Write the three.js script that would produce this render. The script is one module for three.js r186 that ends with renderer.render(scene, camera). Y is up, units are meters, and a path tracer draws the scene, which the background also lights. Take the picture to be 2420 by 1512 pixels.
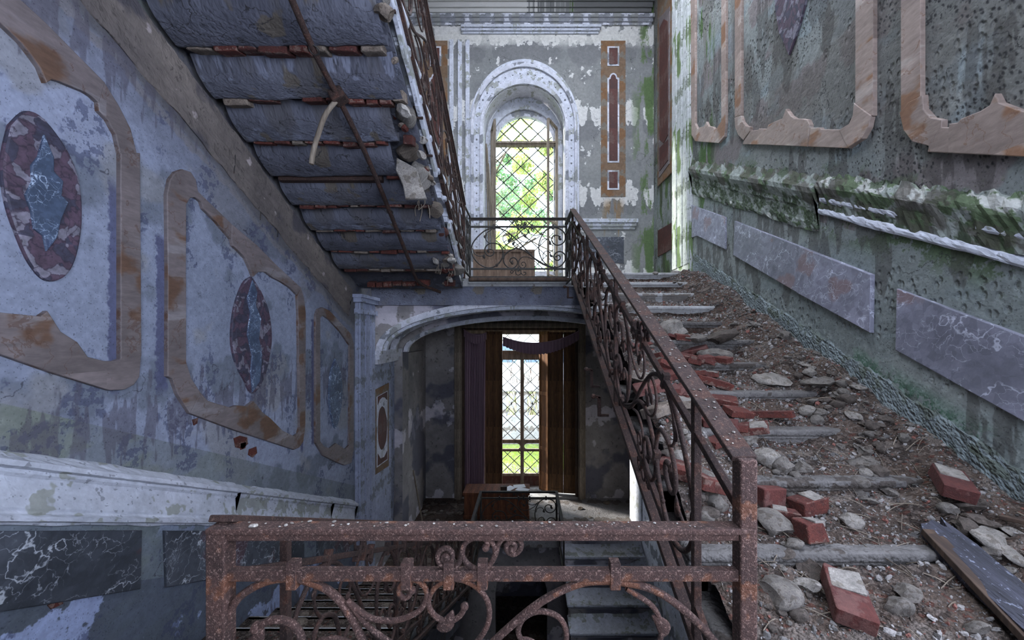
import * as THREE from 'three';
import { mergeGeometries, mergeVertices, toCreasedNormals } from 'three/addons/utils/BufferGeometryUtils.js';
import { RoundedBoxGeometry } from 'three/addons/geometries/RoundedBoxGeometry.js';
import { RectAreaLightUniformsLib } from 'three/addons/lights/RectAreaLightUniformsLib.js';

// ---------------------------------------------------------------- camera, sky, lights, exposure
const W = 2420, H = 1512, F = 940, VX = 1245, VY = 790, EY = 1.478;    // focal length and vanishing point in pixels, eye height in metres
const scene = new THREE.Scene();
const camera = new THREE.PerspectiveCamera(2 * Math.atan(H / 2 / F) * 180 / Math.PI, W / H, 0.05, 200);
camera.position.set(0, EY, 0);
camera.setViewOffset(W, H, W / 2 - VX, H / 2 - VY, W, H);               // shifted lens, level camera
const renderer = new THREE.WebGLRenderer();
renderer.toneMapping = THREE.LinearToneMapping;
renderer.toneMappingExposure = 1.0;
renderer.shadowMap.enabled = true;
scene.background = new THREE.Color().setRGB(0.80, 0.90, 1.12);          // bright overcast sky
scene.backgroundIntensity = 9;
RectAreaLightUniformsLib.init();
function daylight(name, color, power, w, h, at, to) {                   // area light standing in for daylight through an opening of that size
  const l = new THREE.RectAreaLight(new THREE.Color().setRGB(...color), power, w, h);
  l.name = name; l.position.set(...at); l.lookAt(...to); scene.add(l);
}
daylight('added_roof_fill', [0.94, 0.97, 1.04], 3.0, 3.2, 4.6, [0.7, EY + 7.35, -4.1], [0.7, 0, -4.1]);  // unseen roof opening, added to brighten the stairwell
daylight('landing_window_daylight', [0.74, 0.84, 1.2], 2.8, 2.2, 2.6, [0.9, EY + 1.2, 2.15], [0.9, EY + 1.2, -1]);
daylight('added_side_fill', [0.72, 0.82, 1.2], 4.0, 2.4, 2.2, [2.66, EY + 0.8, -0.4], [-2, EY + 0.8, -0.4]);  // unseen side opening, added to brighten the left wall
const sun = new THREE.DirectionalLight(new THREE.Color().setRGB(1, 0.97, 0.92), 16);                   // hazy low sun from beyond the arched window, at left
sun.name = 'sun'; sun.position.set(-7.5, EY + 6.6, -13.5); sun.target.position.set(2.6, EY + 1.4, -6.6); sun.shadow.radius = 13; sun.castShadow = true;
Object.assign(sun.shadow.camera, { left: -12, right: 12, top: 12, bottom: -12, near: 0.5, far: 40 }); sun.shadow.mapSize.set(2048, 2048); scene.add(sun, sun.target);

// ---------------------------------------------------------------- small tools
let seed = 7;
const rnd = () => { seed = (seed * 1664525 + 1013904223) >>> 0; return seed / 4294967296; };
const rr = (a, b) => a + (b - a) * rnd();
const clamp = (x, a = 0, b = 1) => x < a ? a : x > b ? b : x;
const sst = (a, b, x) => { const t = clamp((x - a) / (b - a)); return t * t * (3 - 2 * t); };
const lerp = (a, b, t) => a + (b - a) * t;
const V3 = (x, y, z) => new THREE.Vector3(x, y, z);
const XL = -2.67, XR = 2.69, DF = 8.43;                                  // left wall, right wall, far wall
const yw = (e) => e + EY;                                                // height above the eye -> world height
const L2 = 0.96, L0 = -4.32, DE = 6.8;                                   // upper landing, lower hall, landing edge (heights from the eye)
const nosR = (d) => L2 - 0.481 * (6.2 - d), nosU = (d) => L2 + 0.481 * (6.2 - d), nosD = (d) => -1.478 - 0.481 * (d - 1.0);
const onSide = (wx, px, py) => { const d = wx * F / (px - VX); return [d, (VY - py) / F * d]; };   // where the sight line meets a side wall: (depth, height)
const names = {};
function numbered(name) { const n = names[name] = (names[name] ?? -1) + 1; return n ? name + '_' + String(n).padStart(3, '0') : name; }
function shade(o) { o.castShadow = o.receiveShadow = true; return o; }
function part(name, geo, mat, parent) { const m = shade(new THREE.Mesh(geo, mat)); m.name = name; parent.add(m); return m; }
function tag(o, label, category, group, kind) {
  if (label) o.userData.label = label; if (category) o.userData.category = category;
  if (group) o.userData.group = group; if (kind) o.userData.kind = kind; return o;
}
function solo(name, geo, mat, label, category, group, kind) { const m = part(numbered(name), geo, mat, scene); return tag(m, label, category, group, kind); }
function thing(name, label, category, group, kind) { const g = new THREE.Group(); g.name = numbered(name); scene.add(g); return tag(g, label, category, group, kind); }
function struct(name, geo, mat, label) { const m = part(numbered(name), geo, mat, scene); return tag(m, label, null, null, 'structure'); }
// uv in metres by the way each face points
function uvBox(g0, ox = 0, oy = 0) {
  if (!g0.attributes.normal) g0.computeVertexNormals();
  const g = g0.index ? g0.toNonIndexed() : g0, p = g.attributes.position.array, n = g.attributes.normal.array, uv = new Float32Array(p.length / 3 * 2);
  for (let t = 0; t < p.length; t += 9) {
    const ax = Math.abs(n[t] + n[t + 3] + n[t + 6]), ay = Math.abs(n[t + 1] + n[t + 4] + n[t + 7]), az = Math.abs(n[t + 2] + n[t + 5] + n[t + 8]), i = ax > ay && ax > az ? 2 : 0, j = ax > ay && ax > az ? 1 : ay > az ? 2 : 1;
    for (let k = t; k < t + 9; k += 3) { uv[k / 3 * 2] = p[k + i] + ox; uv[k / 3 * 2 + 1] = p[k + j] + oy; }
  }
  g.setAttribute('uv', new THREE.BufferAttribute(uv, 2)); return g;
}
const box = (x0, x1, y0, y1, d0, d1) => { const g = new THREE.BoxGeometry(x1 - x0, y1 - y0, d1 - d0).translate((x0 + x1) / 2, yw((y0 + y1) / 2), -(d0 + d1) / 2); return uvBox(g); };
const rbox = (x0, x1, y0, y1, d0, d1, r = 0.01) => { const g = new RoundedBoxGeometry(x1 - x0, y1 - y0, d1 - d0, 2, r).translate((x0 + x1) / 2, yw((y0 + y1) / 2), -(d0 + d1) / 2); return uvBox(g); };
// a shape in (depth, height) standing on a side wall, lifted off by `off`, `t` thick
function onWall(side, pts, t, off, { holes = [], bevel = 0.006, smooth = false } = {}) {
  const s = side < 0 ? 1 : -1;
  const mk = (C, q) => { const v = q.map(([d, y]) => new THREE.Vector2(s * d, y)); if (smooth) { const c = new THREE.SplineCurve([...v, v[0]]); return new C(c.getPoints(v.length * 5)); } return new C(v); };
  const sh = mk(THREE.Shape, pts); for (const h of holes) sh.holes.push(mk(THREE.Path, h));
  const g = new THREE.ExtrudeGeometry(sh, { depth: Math.max(0.001, t - bevel), bevelEnabled: bevel > 0, bevelSize: bevel, bevelThickness: bevel, bevelSegments: 2, curveSegments: 8 });
  const m = new THREE.Matrix4().makeBasis(V3(0, 0, -s), V3(0, 1, 0), V3(s, 0, 0)); m.setPosition((side < 0 ? XL : XR) + s * off, EY, 0);
  g.applyMatrix4(m); return uvBox(g);
}
const pixWall = (side, px) => px.map(([x, y]) => onSide(side < 0 ? XL : XR, x, y));
// a shape in (x, height) facing the camera at depth d
function facing(pts, d, t, { holes = [], bevel = 0 } = {}) {
  const v = (q) => q.map(([x, y]) => new THREE.Vector2(x, y));
  const sh = new THREE.Shape(v(pts)); for (const h of holes) sh.holes.push(new THREE.Path(v(h)));
  const g = new THREE.ExtrudeGeometry(sh, { depth: Math.max(0.001, t - bevel), bevelEnabled: bevel > 0, bevelSize: bevel, bevelThickness: bevel, bevelSegments: 2 });
  g.translate(0, EY, -d - t); return uvBox(g);                           // its back is at depth d + t
}
const pixAt = (d, px) => px.map(([x, y]) => [(x - VX) * d / F, (VY - y) * d / F]);
const arc = (cx, cy, rx, ry, a0, a1, n) => Array.from({ length: n + 1 }, (_, i) => { const a = lerp(a0, a1, i / n); return [cx + rx * Math.cos(a), cy + ry * Math.sin(a)]; });
function tube(pts, r, n = 24, rad = 6, closed = false) { return uvBox(new THREE.TubeGeometry(new THREE.CatmullRomCurve3(pts, closed, 'centripetal'), n, r, rad, closed)); }
function bar(a, b, w, h, up = V3(0, 1, 0), round = 0.004) {              // square bar from a to b
  const l = a.distanceTo(b), g = round ? new RoundedBoxGeometry(w, h, l, 1, Math.min(round, w / 3, h / 3)) : new THREE.BoxGeometry(w, h, l);
  const m = new THREE.Matrix4().lookAt(a, b, up); m.setPosition(a.clone().add(b).multiplyScalar(0.5)); g.applyMatrix4(m); return uvBox(g);
}
// a flat bar whose cross-section profile [[out, up]...] runs along a side wall from (d0,y0) to (d1,y1), with its end faces closed
function moulding(side, profile, d0, y0, d1, y1, seg = 24, rough = 0, sd = 1) {
  const s = side < 0 ? 1 : -1, wx = side < 0 ? XL : XR, n = profile.length, pos = [], uv = [], idx = [];
  let acc = [0]; for (let i = 1; i < n; i++) acc.push(acc[i - 1] + Math.hypot(profile[i][0] - profile[i - 1][0], profile[i][1] - profile[i - 1][1]));
  for (let j = 0; j <= seg; j++) {
    const t = j / seg, d = lerp(d0, d1, t), y = lerp(y0, y1, t);
    for (let i = 0; i < n; i++) {
      const e = rough * (hsh(j * 3 + sd, i) - 0.5);
      pos.push(wx + s * (profile[i][0] + e), yw(y + profile[i][1] + (i && i < n - 1 ? e * 0.5 : e * 2) + (i > n - 4 || i < 2 ? rough * 3.5 * (at(A2, d * 0.9, sd * 0.13 + (i < 2 ? 0.5 : 0)) - 0.5) : 0)), -d); uv.push(d, y0 * 0.3 + acc[i]);
    }
  }
  for (let j = 0; j < seg; j++) for (let i = 0; i < n - 1; i++) { const a = j * n + i, b = a + n; if (s > 0) idx.push(a, a + 1, b, b, a + 1, b + 1); else idx.push(a, b, a + 1, b, b + 1, a + 1); }
  for (const j of [0, seg]) { const b = pos.length / 3; for (let i = 0; i < n; i++) { const k = (j * n + i) * 3; pos.push(pos[k], pos[k + 1], pos[k + 2]); uv.push(uv[(j * n + i) * 2], uv[(j * n + i) * 2 + 1]); } for (let i = 1; i < n - 1; i++) idx.push(b, b + i, b + i + 1); }
  const g = new THREE.BufferGeometry(); g.setAttribute('position', new THREE.Float32BufferAttribute(pos, 3)); g.setAttribute('uv', new THREE.Float32BufferAttribute(uv, 2)); g.setIndex(idx);
  const ng = g.toNonIndexed(); ng.computeVertexNormals(); return ng;
}
function hsh(a, b) { let h = Math.imul(a | 0, 374761393) ^ Math.imul(b | 0, 668265263); h = Math.imul(h ^ (h >>> 13), 1274126177); return ((h ^ (h >>> 16)) >>> 0) / 4294967296; }

// ---------------------------------------------------------------- noise and textures
const N = 512;
function fbm(f0, oct, sd, gain = 0.5) {
  const out = new Float32Array(N * N); let amp = 1, tot = 0;
  for (let o = 0; o < oct; o++, amp *= gain) {
    const f = f0 << o, cell = N / f; if (cell < 1) break; tot += amp;
    for (let y = 0; y < N; y++) {
      const gy = y / cell, iy = Math.floor(gy), ty = gy - iy, sy = ty * ty * (3 - 2 * ty), iy1 = (iy + 1) % f;
      for (let x = 0; x < N; x++) {
        const gx = x / cell, ix = Math.floor(gx), tx = gx - ix, sx = tx * tx * (3 - 2 * tx), ix1 = (ix + 1) % f, q = sd + o * 17;
        const a = hsh(ix + q * 1000, iy), b = hsh(ix1 + q * 1000, iy), c = hsh(ix + q * 1000, iy1), d = hsh(ix1 + q * 1000, iy1);
        out[y * N + x] += amp * (a + (b - a) * sx + (c - a) * sy + (a - b - c + d) * sx * sy);
      }
    }
  }
  let lo = 1e9, hi = -1e9; for (const v of out) { if (v < lo) lo = v; if (v > hi) hi = v; }
  for (let i = 0; i < out.length; i++) out[i] = (out[i] - lo) / (hi - lo); return out;
}
const A1 = fbm(4, 7, 1), A2 = fbm(4, 7, 2), A3 = fbm(4, 6, 3), B1 = fbm(32, 4, 4, 0.7), B2 = fbm(64, 3, 5, 0.8);
function at(a, x, y) {                                                   // tile lookup, period 1, bilinear
  x = x * 512 + 1048576; y = y * 512 + 1048576; const fx = x | 0, fy = y | 0, tx = x - fx, ty = y - fy, ix = fx & 511, jx = (fx + 1) & 511, iy = (fy & 511) << 9, jy = ((fy + 1) & 511) << 9;
  const p = a[iy | ix], q = a[iy | jx], r = a[jy | ix], s = a[jy | jx];
  return p + (q - p) * tx + (r - p) * ty + (p - q - r + s) * tx * ty;
}
const worley = (() => { const f = 24, out = new Float32Array(N * N), id = new Float32Array(N * N), edge = new Float32Array(N * N);   // cells: distance, number, border
  for (let y = 0; y < N; y++) for (let x = 0; x < N; x++) {
    const gx = x / N * f, gy = y / N * f, ix = Math.floor(gx), iy = Math.floor(gy); let b = 9, b2 = 9, k = 0;
    for (let j = -1; j < 2; j++) for (let i = -1; i < 2; i++) { const cx = (ix + i + f) % f, cy = (iy + j + f) % f; const dx = ix + i + hsh(cx + 71, cy) - gx, dy = iy + j + hsh(cx, cy + 93) - gy, d = Math.hypot(dx, dy); if (d < b) { b2 = b; b = d; k = hsh(cx + 5, cy + 9); } else if (d < b2) b2 = d; }
    out[y * N + x] = b; id[y * N + x] = k; edge[y * N + x] = b2 - b;
  } return { d: out, id, edge }; })();
const near = (a, x, y) => a[(((y * 512 + 1048576) & 511) << 9) | ((x * 512 + 1048576) & 511)];
const OUT = new Float64Array(3);
const set = (r, g, b) => { OUT[0] = r; OUT[1] = g; OUT[2] = b; };
const over = (r, g, b, t) => { OUT[0] += (r - OUT[0]) * t; OUT[1] += (g - OUT[1]) * t; OUT[2] += (b - OUT[2]) * t; };
const overA = (c, t) => { OUT[0] += (c[0] - OUT[0]) * t; OUT[1] += (c[1] - OUT[1]) * t; OUT[2] += (c[2] - OUT[2]) * t; };
const mul = (k) => { OUT[0] *= k; OUT[1] *= k; OUT[2] *= k; };
function texture(w, h, fn, { srgb = true, wrap = true } = {}) {          // fn(u, v) fills OUT with 0..255
  const data = new Uint8Array(w * h * 4);
  for (let y = 0, k = 0; y < h; y++) for (let x = 0; x < w; x++, k += 4) { fn((x + 0.5) / w, (y + 0.5) / h); data[k] = clamp(OUT[0], 0, 255); data[k + 1] = clamp(OUT[1], 0, 255); data[k + 2] = clamp(OUT[2], 0, 255); data[k + 3] = 255; }
  const t = new THREE.DataTexture(data, w, h); t.magFilter = THREE.LinearFilter; t.minFilter = THREE.LinearMipmapLinearFilter; t.generateMipmaps = true; t.wrapS = t.wrapT = wrap ? THREE.RepeatWrapping : THREE.ClampToEdgeWrapping;
  if (srgb) t.colorSpace = THREE.SRGBColorSpace; t.needsUpdate = true; return t;
}
const rep = (t, k, k2 = k) => { const c = t.clone(); c.repeat.set(k, k2); c.needsUpdate = true; return c; };
const grey = (fn, s = 512) => texture(s, s, (u, v) => { const g = fn(u, v) * 255; set(g, g, g); }, { srgb: false });
const bumpGrain = grey((u, v) => 0.45 * at(A1, u, v) + 0.35 * at(B1, u, v) + 0.2 * at(B2, u, v));
const bumpRust = grey((u, v) => 0.4 * at(B1, u, v) + 0.6 * at(B2, u * 2, v * 2));
const bumpPit = grey((u, v) => { const w = near(worley.d, u + 0.02 * at(A1, u, v), v * 0.7), p = sst(0.34, 0.12, w) * sst(0.42, 0.62, at(A2, u, v)); return 0.75 + 0.22 * (at(B1, u, v) - 0.5) - 0.6 * p; }, 1024);
const bumpDirt = grey((u, v) => 0.4 * at(A2, u, v) + 0.4 * at(B1, u, v) + 0.35 * (0.5 - near(worley.d, u * 2, v * 2)) * at(A1, u, v), 1024);
function mat(map, o = {}) { const m = new THREE.MeshStandardMaterial({ map, roughness: 0.9, metalness: 0, ...o }); return m; }

// plaster walls painted by position
const wallMap = (w, h, d0, d1, y0, y1, fn) => texture(w, h, (u, v) => fn(lerp(d0, d1, u), lerp(y0, y1, v)), { wrap: false });
const LWR = [1.2, 7.0, -4.6, 4.4], RWR = [1.4, 8.6, -2.4, 7.4], FWR = [-2.8, 2.8, 0.9, 7.8];
const leftMap = wallMap(2048, 2048, ...LWR, (d, y) => {
  const a = at(A1, d / 3.1, y / 3.1), b = at(A2, d / 1.3, y / 1.3), c = at(B1, d / 1.1, y / 1.1), e = at(B2, d / 0.6, y / 0.6);
  const h = y - nosD(d), up = y - nosU(d);                               // height over the lower flight, over the upper flight
  set(lerp(122, 154, a), lerp(129, 160, a), lerp(144, 178, a));          // faded lavender-blue lime paint
  over(104, 110, 120, sst(0.48, 0.66, b) * 0.8); over(138, 138, 140, sst(0.56, 0.7, at(A3, d / 2.1, y / 2.1)) * 0.7);
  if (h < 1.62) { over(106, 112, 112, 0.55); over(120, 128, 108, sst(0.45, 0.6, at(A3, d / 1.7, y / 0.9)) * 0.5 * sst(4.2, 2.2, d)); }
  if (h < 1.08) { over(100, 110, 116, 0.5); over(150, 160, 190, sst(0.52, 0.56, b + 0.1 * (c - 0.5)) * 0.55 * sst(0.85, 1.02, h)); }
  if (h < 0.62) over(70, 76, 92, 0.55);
  over(160, 172, 205, sst(0.51, 0.54, b + 0.16 * (c - 0.5) - (h - 0.12) * (h - 0.12) * 1.2) * 0.9);                // band of surviving whitewash over the steps
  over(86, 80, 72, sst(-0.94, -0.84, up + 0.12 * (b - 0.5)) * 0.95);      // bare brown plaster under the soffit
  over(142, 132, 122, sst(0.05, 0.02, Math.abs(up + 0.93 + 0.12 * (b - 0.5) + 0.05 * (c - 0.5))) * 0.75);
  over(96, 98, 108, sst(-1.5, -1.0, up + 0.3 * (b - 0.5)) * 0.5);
  over(118, 148, 118, sst(0.5, 0.62, b) * sst(-0.85, -0.7, up) * sst(3.0, 2.2, d) * 0.8);
  over(58, 62, 84, sst(0.55, 0.62, at(A3, d / 0.9 + 0.3, y / 1.6)) * sst(0.5, 0.56, c) * 0.55);
  over(78, 74, 84, sst(0.66, 0.72, at(A2, d / 0.45, y / 2.4)) * 0.5);    // damp runs
  for (const [da, db, ya, yb] of [[2.87, 2.945, -0.35, 0.75], [2.545, 2.6, -0.3, 1.05], [4.7, 4.745, -1.35, 0.25], [4.935, 4.985, -1.35, 0.2]]) if (d > da - 0.1 && d < db + 0.1) { const q = 0.05 * (c - 0.5); over(74, 76, 104, sst(da - 0.012 + q, da + 0.004 + q, d) * sst(db + 0.012 + q, db - 0.004 + q, d) * sst(ya - 0.2 * b, ya, y) * sst(yb, yb - 0.2 * b, y) * 0.75); }
  const crack = Math.abs(at(A1, d / 2.3 + 0.4, y / 2.3) - 0.5); if (crack < 0.0035) over(44, 44, 52, 0.55 * sst(0.5, 0.6, b));
  mul(0.88 + 0.2 * c); if (e > 0.74) mul(0.72); if (e < 0.2) mul(1.1);
});
const rightMap = wallMap(2048, 2048, ...RWR, (d, y) => {
  const a = at(A1, d / 3.3, y / 3.3), b = at(A2, d / 1.4, y / 1.4), c = at(B1, d / 1.0, y / 1.0), e = at(B2, d / 0.7, y / 0.7), m = at(A3, d / 1.9, y / 1.1), h = y - nosR(d);
  set(lerp(112, 146, a), lerp(120, 148, a), lerp(118, 142, a));          // grey-green lime plaster
  over(120, 108, 106, sst(0.5, 0.66, b) * 0.7); over(134, 148, 152, sst(0.54, 0.68, m) * 0.5);
  over(96, 92, 84, sst(0.48, 0.6, at(A1, d / 0.8, y / 4)) * 0.5 * sst(1.8, 2.3, h));
  if (h < 1.3) { over(128, 136, 132, 0.6); over(152, 160, 154, sst(0.5, 0.62, b) * 0.6); }
  over(60, 78, 44, sst(0.46, 0.6, m + 0.45 * (c - 0.5) + 0.25 * (e - 0.5)) * sst(0.42, 0.14, Math.abs(h - 1.5)) * 0.85);            // moss along the moulding
  over(50, 92, 64, sst(0.5, 0.64, b + 0.5 * (c - 0.5) + 0.3 * (e - 0.5)) * sst(0.2, 0.02, Math.abs(h - 0.22)) * 0.75 * sst(4.4, 3.0, d));
  over(150, 158, 152, sst(0.52, 0.6, c) * sst(0.24, 0.05, Math.abs(h - 0.2)) * 0.7);
  over(62, 92, 36, sst(0.44, 0.56, at(A2, d / 0.7, y / 3.4)) * sst(0.35, 0.1, Math.abs(d - 5.98)) * 0.9 * sst(0.5, 1.2, h));
  over(66, 92, 40, sst(0.42, 0.56, at(A3, d / 0.6, y / 2)) * sst(0.5, 0.2, Math.abs(d - 7.8)) * sst(3.4, 2.2, h) * 0.8);
  over(190, 194, 190, sst(0.5, 0.56, at(A2, d / 0.5 + 0.2, y / 3)) * sst(0.62, 0.4, Math.abs(d - 6.75)) * 0.8);
  over(56, 52, 48, sst(0.62, 0.68, at(A1, d / 0.55, y / 2.2)) * 0.4);
  const crack = Math.abs(at(A2, d / 2.6 + 0.1, y / 2.6) - 0.5); if (crack < 0.0035) over(38, 38, 36, 0.75 * sst(0.4, 0.55, a));
  const nr = sst(3.4, 2.6, d) * sst(1.5, 1.8, h), w = near(worley.d, (d - 0.35 * y) / 0.8 + 0.03 * c, y / 1.35); over(lerp(54, 30, nr), lerp(54, 30, nr), lerp(52, 30, nr), sst(lerp(0.2, 0.3, nr), 0.1, w) * sst(lerp(0.46, 0.34, nr), lerp(0.58, 0.42, nr), at(A2, d / 1.7, y / 1.7)) * sst(1.2, 1.7, h) * 0.85);
  mul(0.86 + 0.24 * c); if (e > 0.72) mul(0.7); if (e < 0.22) mul(1.12);
});
const farMap = wallMap(1024, 1280, ...FWR, (x, y) => {
  const a = at(A1, x / 3, y / 3), b = at(A2, x / 1.6, y / 1.6), c = at(B1, x / 1.2, y / 1.2), m = at(A3, x / 0.7, y / 3.2), e = at(B2, x / 0.9, y / 0.9);
  set(lerp(122, 140, a), lerp(124, 140, a), lerp(122, 136, a)); over(112, 112, 112, sst(0.45, 0.6, b) * 0.7);
  const chip = at(A2, x / 1.1 + 0.3, y / 1.7) + 0.18 * (c - 0.5);
  over(208, 206, 200, sst(0.52, 0.535, chip + 0.16 * sst(-1.0, -2.2, x) + 0.1 * sst(0.22, 0.05, Math.abs(x - 1.3)) - 0.06) * 0.95);    // surviving paint
  over(200, 198, 190, sst(0.5, 0.53, at(A1, x / 1.6, y / 0.5) + 0.1 * (c - 0.5)) * sst(0.35, 0.1, Math.abs(y - 6.35)) * 0.8);
  over(80, 102, 58, sst(0.44, 0.62, m + 0.25 * (c - 0.5)) * sst(2.1, 2.55, x) * 0.9); over(66, 92, 40, sst(0.42, 0.55, at(A3, x / 1.6, y / 0.6)) * sst(0.4, 0.1, Math.abs(y - 6.9)) * sst(0.2, 1.6, x) * 0.9);
  over(132, 104, 70, sst(0.5, 0.6, at(A1, x / 0.3, y / 2)) * sst(0.3, 0.1, Math.abs(x - 1.83)) * sst(2.95, 2.7, y) * sst(1.9, 2.3, y) * 0.7);
  const crack = Math.abs(at(A2, x / 3 + 0.2, y / 3) - 0.5); if (crack < 0.003) mul(0.6);
  mul(0.9 + 0.18 * c); if (e > 0.74) mul(0.85);
});
const plasterFn = (base, dark, pale, thr) => (u, v) => { const a = at(A1, u, v), b = at(A2, u * 2, v * 2), c = at(B1, u, v); set(lerp(dark[0], base[0], a), lerp(dark[1], base[1], a), lerp(dark[2], base[2], a)); overA(pale, sst(thr, thr + 0.04, b + 0.15 * (c - 0.5)) * 0.9); mul(0.88 + 0.22 * c); if (at(B2, u, v) > 0.74) mul(0.78); };
const soffitT = texture(1024, 1024, (u, v) => { plasterFn([122, 126, 140], [84, 86, 98], [132, 138, 156], 0.68)(u, v); over(98, 96, 98, sst(0.5, 0.68, at(A3, u * 2, v)) * 0.6); over(112, 96, 66, sst(0.74, 0.82, at(A1, u * 2 + 0.3, v * 2)) * 0.5); const k = Math.abs(at(A2, u + 0.3, v * 2) - 0.5); if (k < 0.006) over(40, 38, 40, 0.7); });
const hallT = texture(1024, 1024, (u, v) => { plasterFn([158, 152, 148], [112, 108, 110], [200, 194, 200], 0.61)(u, v); over(70, 72, 88, sst(0.5, 0.6, at(A3, u, v)) * 0.6); });
const paintT = texture(1024, 1024, (u, v) => { plasterFn([214, 214, 220], [186, 188, 196], [122, 124, 128], 0.56)(u, v); over(150, 150, 140, sst(0.58, 0.66, at(A3, u * 2, v * 0.5)) * 0.5); });
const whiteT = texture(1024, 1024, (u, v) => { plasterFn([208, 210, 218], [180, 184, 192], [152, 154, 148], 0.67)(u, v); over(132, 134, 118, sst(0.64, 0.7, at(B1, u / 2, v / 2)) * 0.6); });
const mossT = texture(1024, 1024, (u, v) => { plasterFn([150, 156, 148], [112, 118, 110], [188, 188, 180], 0.64)(u, v); const c = at(B1, u, v), e = at(B2, u, v); over(66, 84, 50, sst(0.46, 0.62, at(A3, u * 2, v * 2) + 0.5 * (c - 0.5) + 0.3 * (e - 0.5)) * 0.8); over(44, 58, 34, sst(0.6, 0.72, at(A1, u * 3, v * 3) + 0.3 * (e - 0.5)) * 0.7); over(70, 64, 56, sst(0.62, 0.7, at(A1, u * 2, v * 2)) * 0.6); mul(0.85 + 0.3 * e); });
const peachT = texture(1024, 1024, (u, v) => { const w = at(A1, u + 0.15 * at(A2, u, v), v * 0.6), b = at(A2, u * 0.5, v * 2.5), c = at(B1, u * 0.5, v * 2); set(lerp(134, 176, w), lerp(118, 156, w), lerp(108, 144, w)); over(132, 88, 56, sst(0.52, 0.7, at(A3, u, v * 1.3) + 0.12 * (b - 0.5)) * 0.7); over(196, 184, 174, sst(0.6, 0.72, b) * 0.6); const k = Math.abs(at(A1, u * 2 + b * 0.2, v) - 0.5); if (k < 0.01) over(110, 74, 52, 0.4); mul(0.86 + 0.26 * c); });
const veinFn = (lo, hi, vein, red, scale) => (u, v) => { const w = at(A1, u + 0.1 * at(A2, u, v), v), c = at(B1, u, v); set(lerp(lo[0], hi[0], w), lerp(lo[1], hi[1], w), lerp(lo[2], hi[2], w)); const id = near(worley.id, u * scale + 0.06 * at(A3, u * 2, v * 2), v * scale + 0.06 * at(A1, u * 2, v * 2)); mul(0.92 + 0.16 * id); overA(red, sst(0.62, 0.74, at(A3, u, v)) * 0.6);
  const k = Math.abs(at(A2, u + 0.08 * at(B1, u / 4, v / 4), v) - 0.5), k2 = Math.abs(at(A3, u * 2 + 0.2, v * 2) - 0.52); overA(vein, sst(0.022, 0.004, k) * sst(0.36, 0.55, at(A1, u * 2, v * 2)) + sst(0.02, 0.003, k2) * sst(0.5, 0.66, w) * 0.8); const we = near(worley.edge, u * scale * 0.7 + 0.08 * at(A2, u * 2, v * 2) + 0.02 * c, v * scale * 0.7 + 0.08 * at(A3, u * 2, v * 2)); overA(vein, sst(0.07, 0.01, we) * sst(0.44, 0.62, at(A1, u * 3 + 0.4, v * 3)) * 0.75); mul(0.92 + 0.14 * c); };
const darkMarbleT = texture(1024, 1024, veinFn([44, 48, 54], [86, 90, 98], [176, 180, 186], [92, 58, 62], 0.9));
const lilacT = texture(1024, 1024, veinFn([106, 107, 116], [154, 153, 168], [194, 196, 208], [136, 108, 104], 1.1));
const breccia = (seedU) => texture(512, 512, (u, v) => { const q = at(A1, u * 2, v * 2), id = near(worley.id, u * 0.9 + 0.16 * q + seedU, v * 0.6 + 0.05 * at(A2, u * 2, v * 2)), e = near(worley.edge, u * 0.9 + 0.16 * q + seedU, v * 0.6 + 0.05 * at(A2, u * 2, v * 2)); if (id < 0.45) set(80, 64, 76); else if (id < 0.72) set(116, 112, 122); else set(60, 58, 72); over(48, 40, 52, sst(0.14, 0.03, e) * 0.7); mul(0.75 + 0.5 * at(B1, u, v)); });
const purpleT = breccia(0), blueMarbleT = texture(512, 512, veinFn([52, 64, 82], [88, 102, 124], [180, 196, 214], [52, 60, 84], 1.2));
const redT = texture(512, 512, (u, v) => { const a = at(A1, u, v * 0.5), c = at(B1, u, v); set(lerp(78, 108, a), lerp(46, 62, a), lerp(40, 52, a)); over(120, 104, 96, sst(0.56, 0.64, at(A2, u * 2, v) + 0.3 * (c - 0.5)) * 0.5); mul(0.85 + 0.3 * c); });
const ochreT = texture(512, 512, (u, v) => { const a = at(A1, u, v), c = at(B1, u, v); set(lerp(122, 146, a), lerp(100, 120, a), lerp(76, 96, a)); over(136, 92, 48, sst(0.5, 0.66, at(A3, u, v)) * 0.55); over(132, 130, 122, sst(0.54, 0.6, at(A2, u * 2, v * 2)) * 0.75); mul(0.86 + 0.26 * c); });
const rustFn = (dark, mid, speck, orange, amt) => (u, v) => { const a = at(A1, u * 2, v * 2), c = at(B1, u * 2, v * 2), e = at(B2, u * 2, v * 2); set(lerp(dark[0], mid[0], a), lerp(dark[1], mid[1], a), lerp(dark[2], mid[2], a)); overA(orange, sst(0.56, 0.7, at(A2, u * 2, v * 2)) * 0.6); overA(speck, sst(0.6, 0.74, e + 0.5 * (c - 0.5)) * amt); mul(0.8 + 0.35 * c); };
const rustT = texture(1024, 1024, rustFn([50, 34, 29], [88, 61, 52], [164, 140, 128], [116, 68, 40], 0.5));
const oldRustT = texture(512, 512, rustFn([52, 36, 30], [92, 66, 56], [140, 118, 106], [104, 62, 42], 0.6));
const ironT = texture(512, 512, rustFn([38, 36, 34], [60, 58, 54], [96, 92, 86], [72, 56, 44], 0.4));
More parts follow.
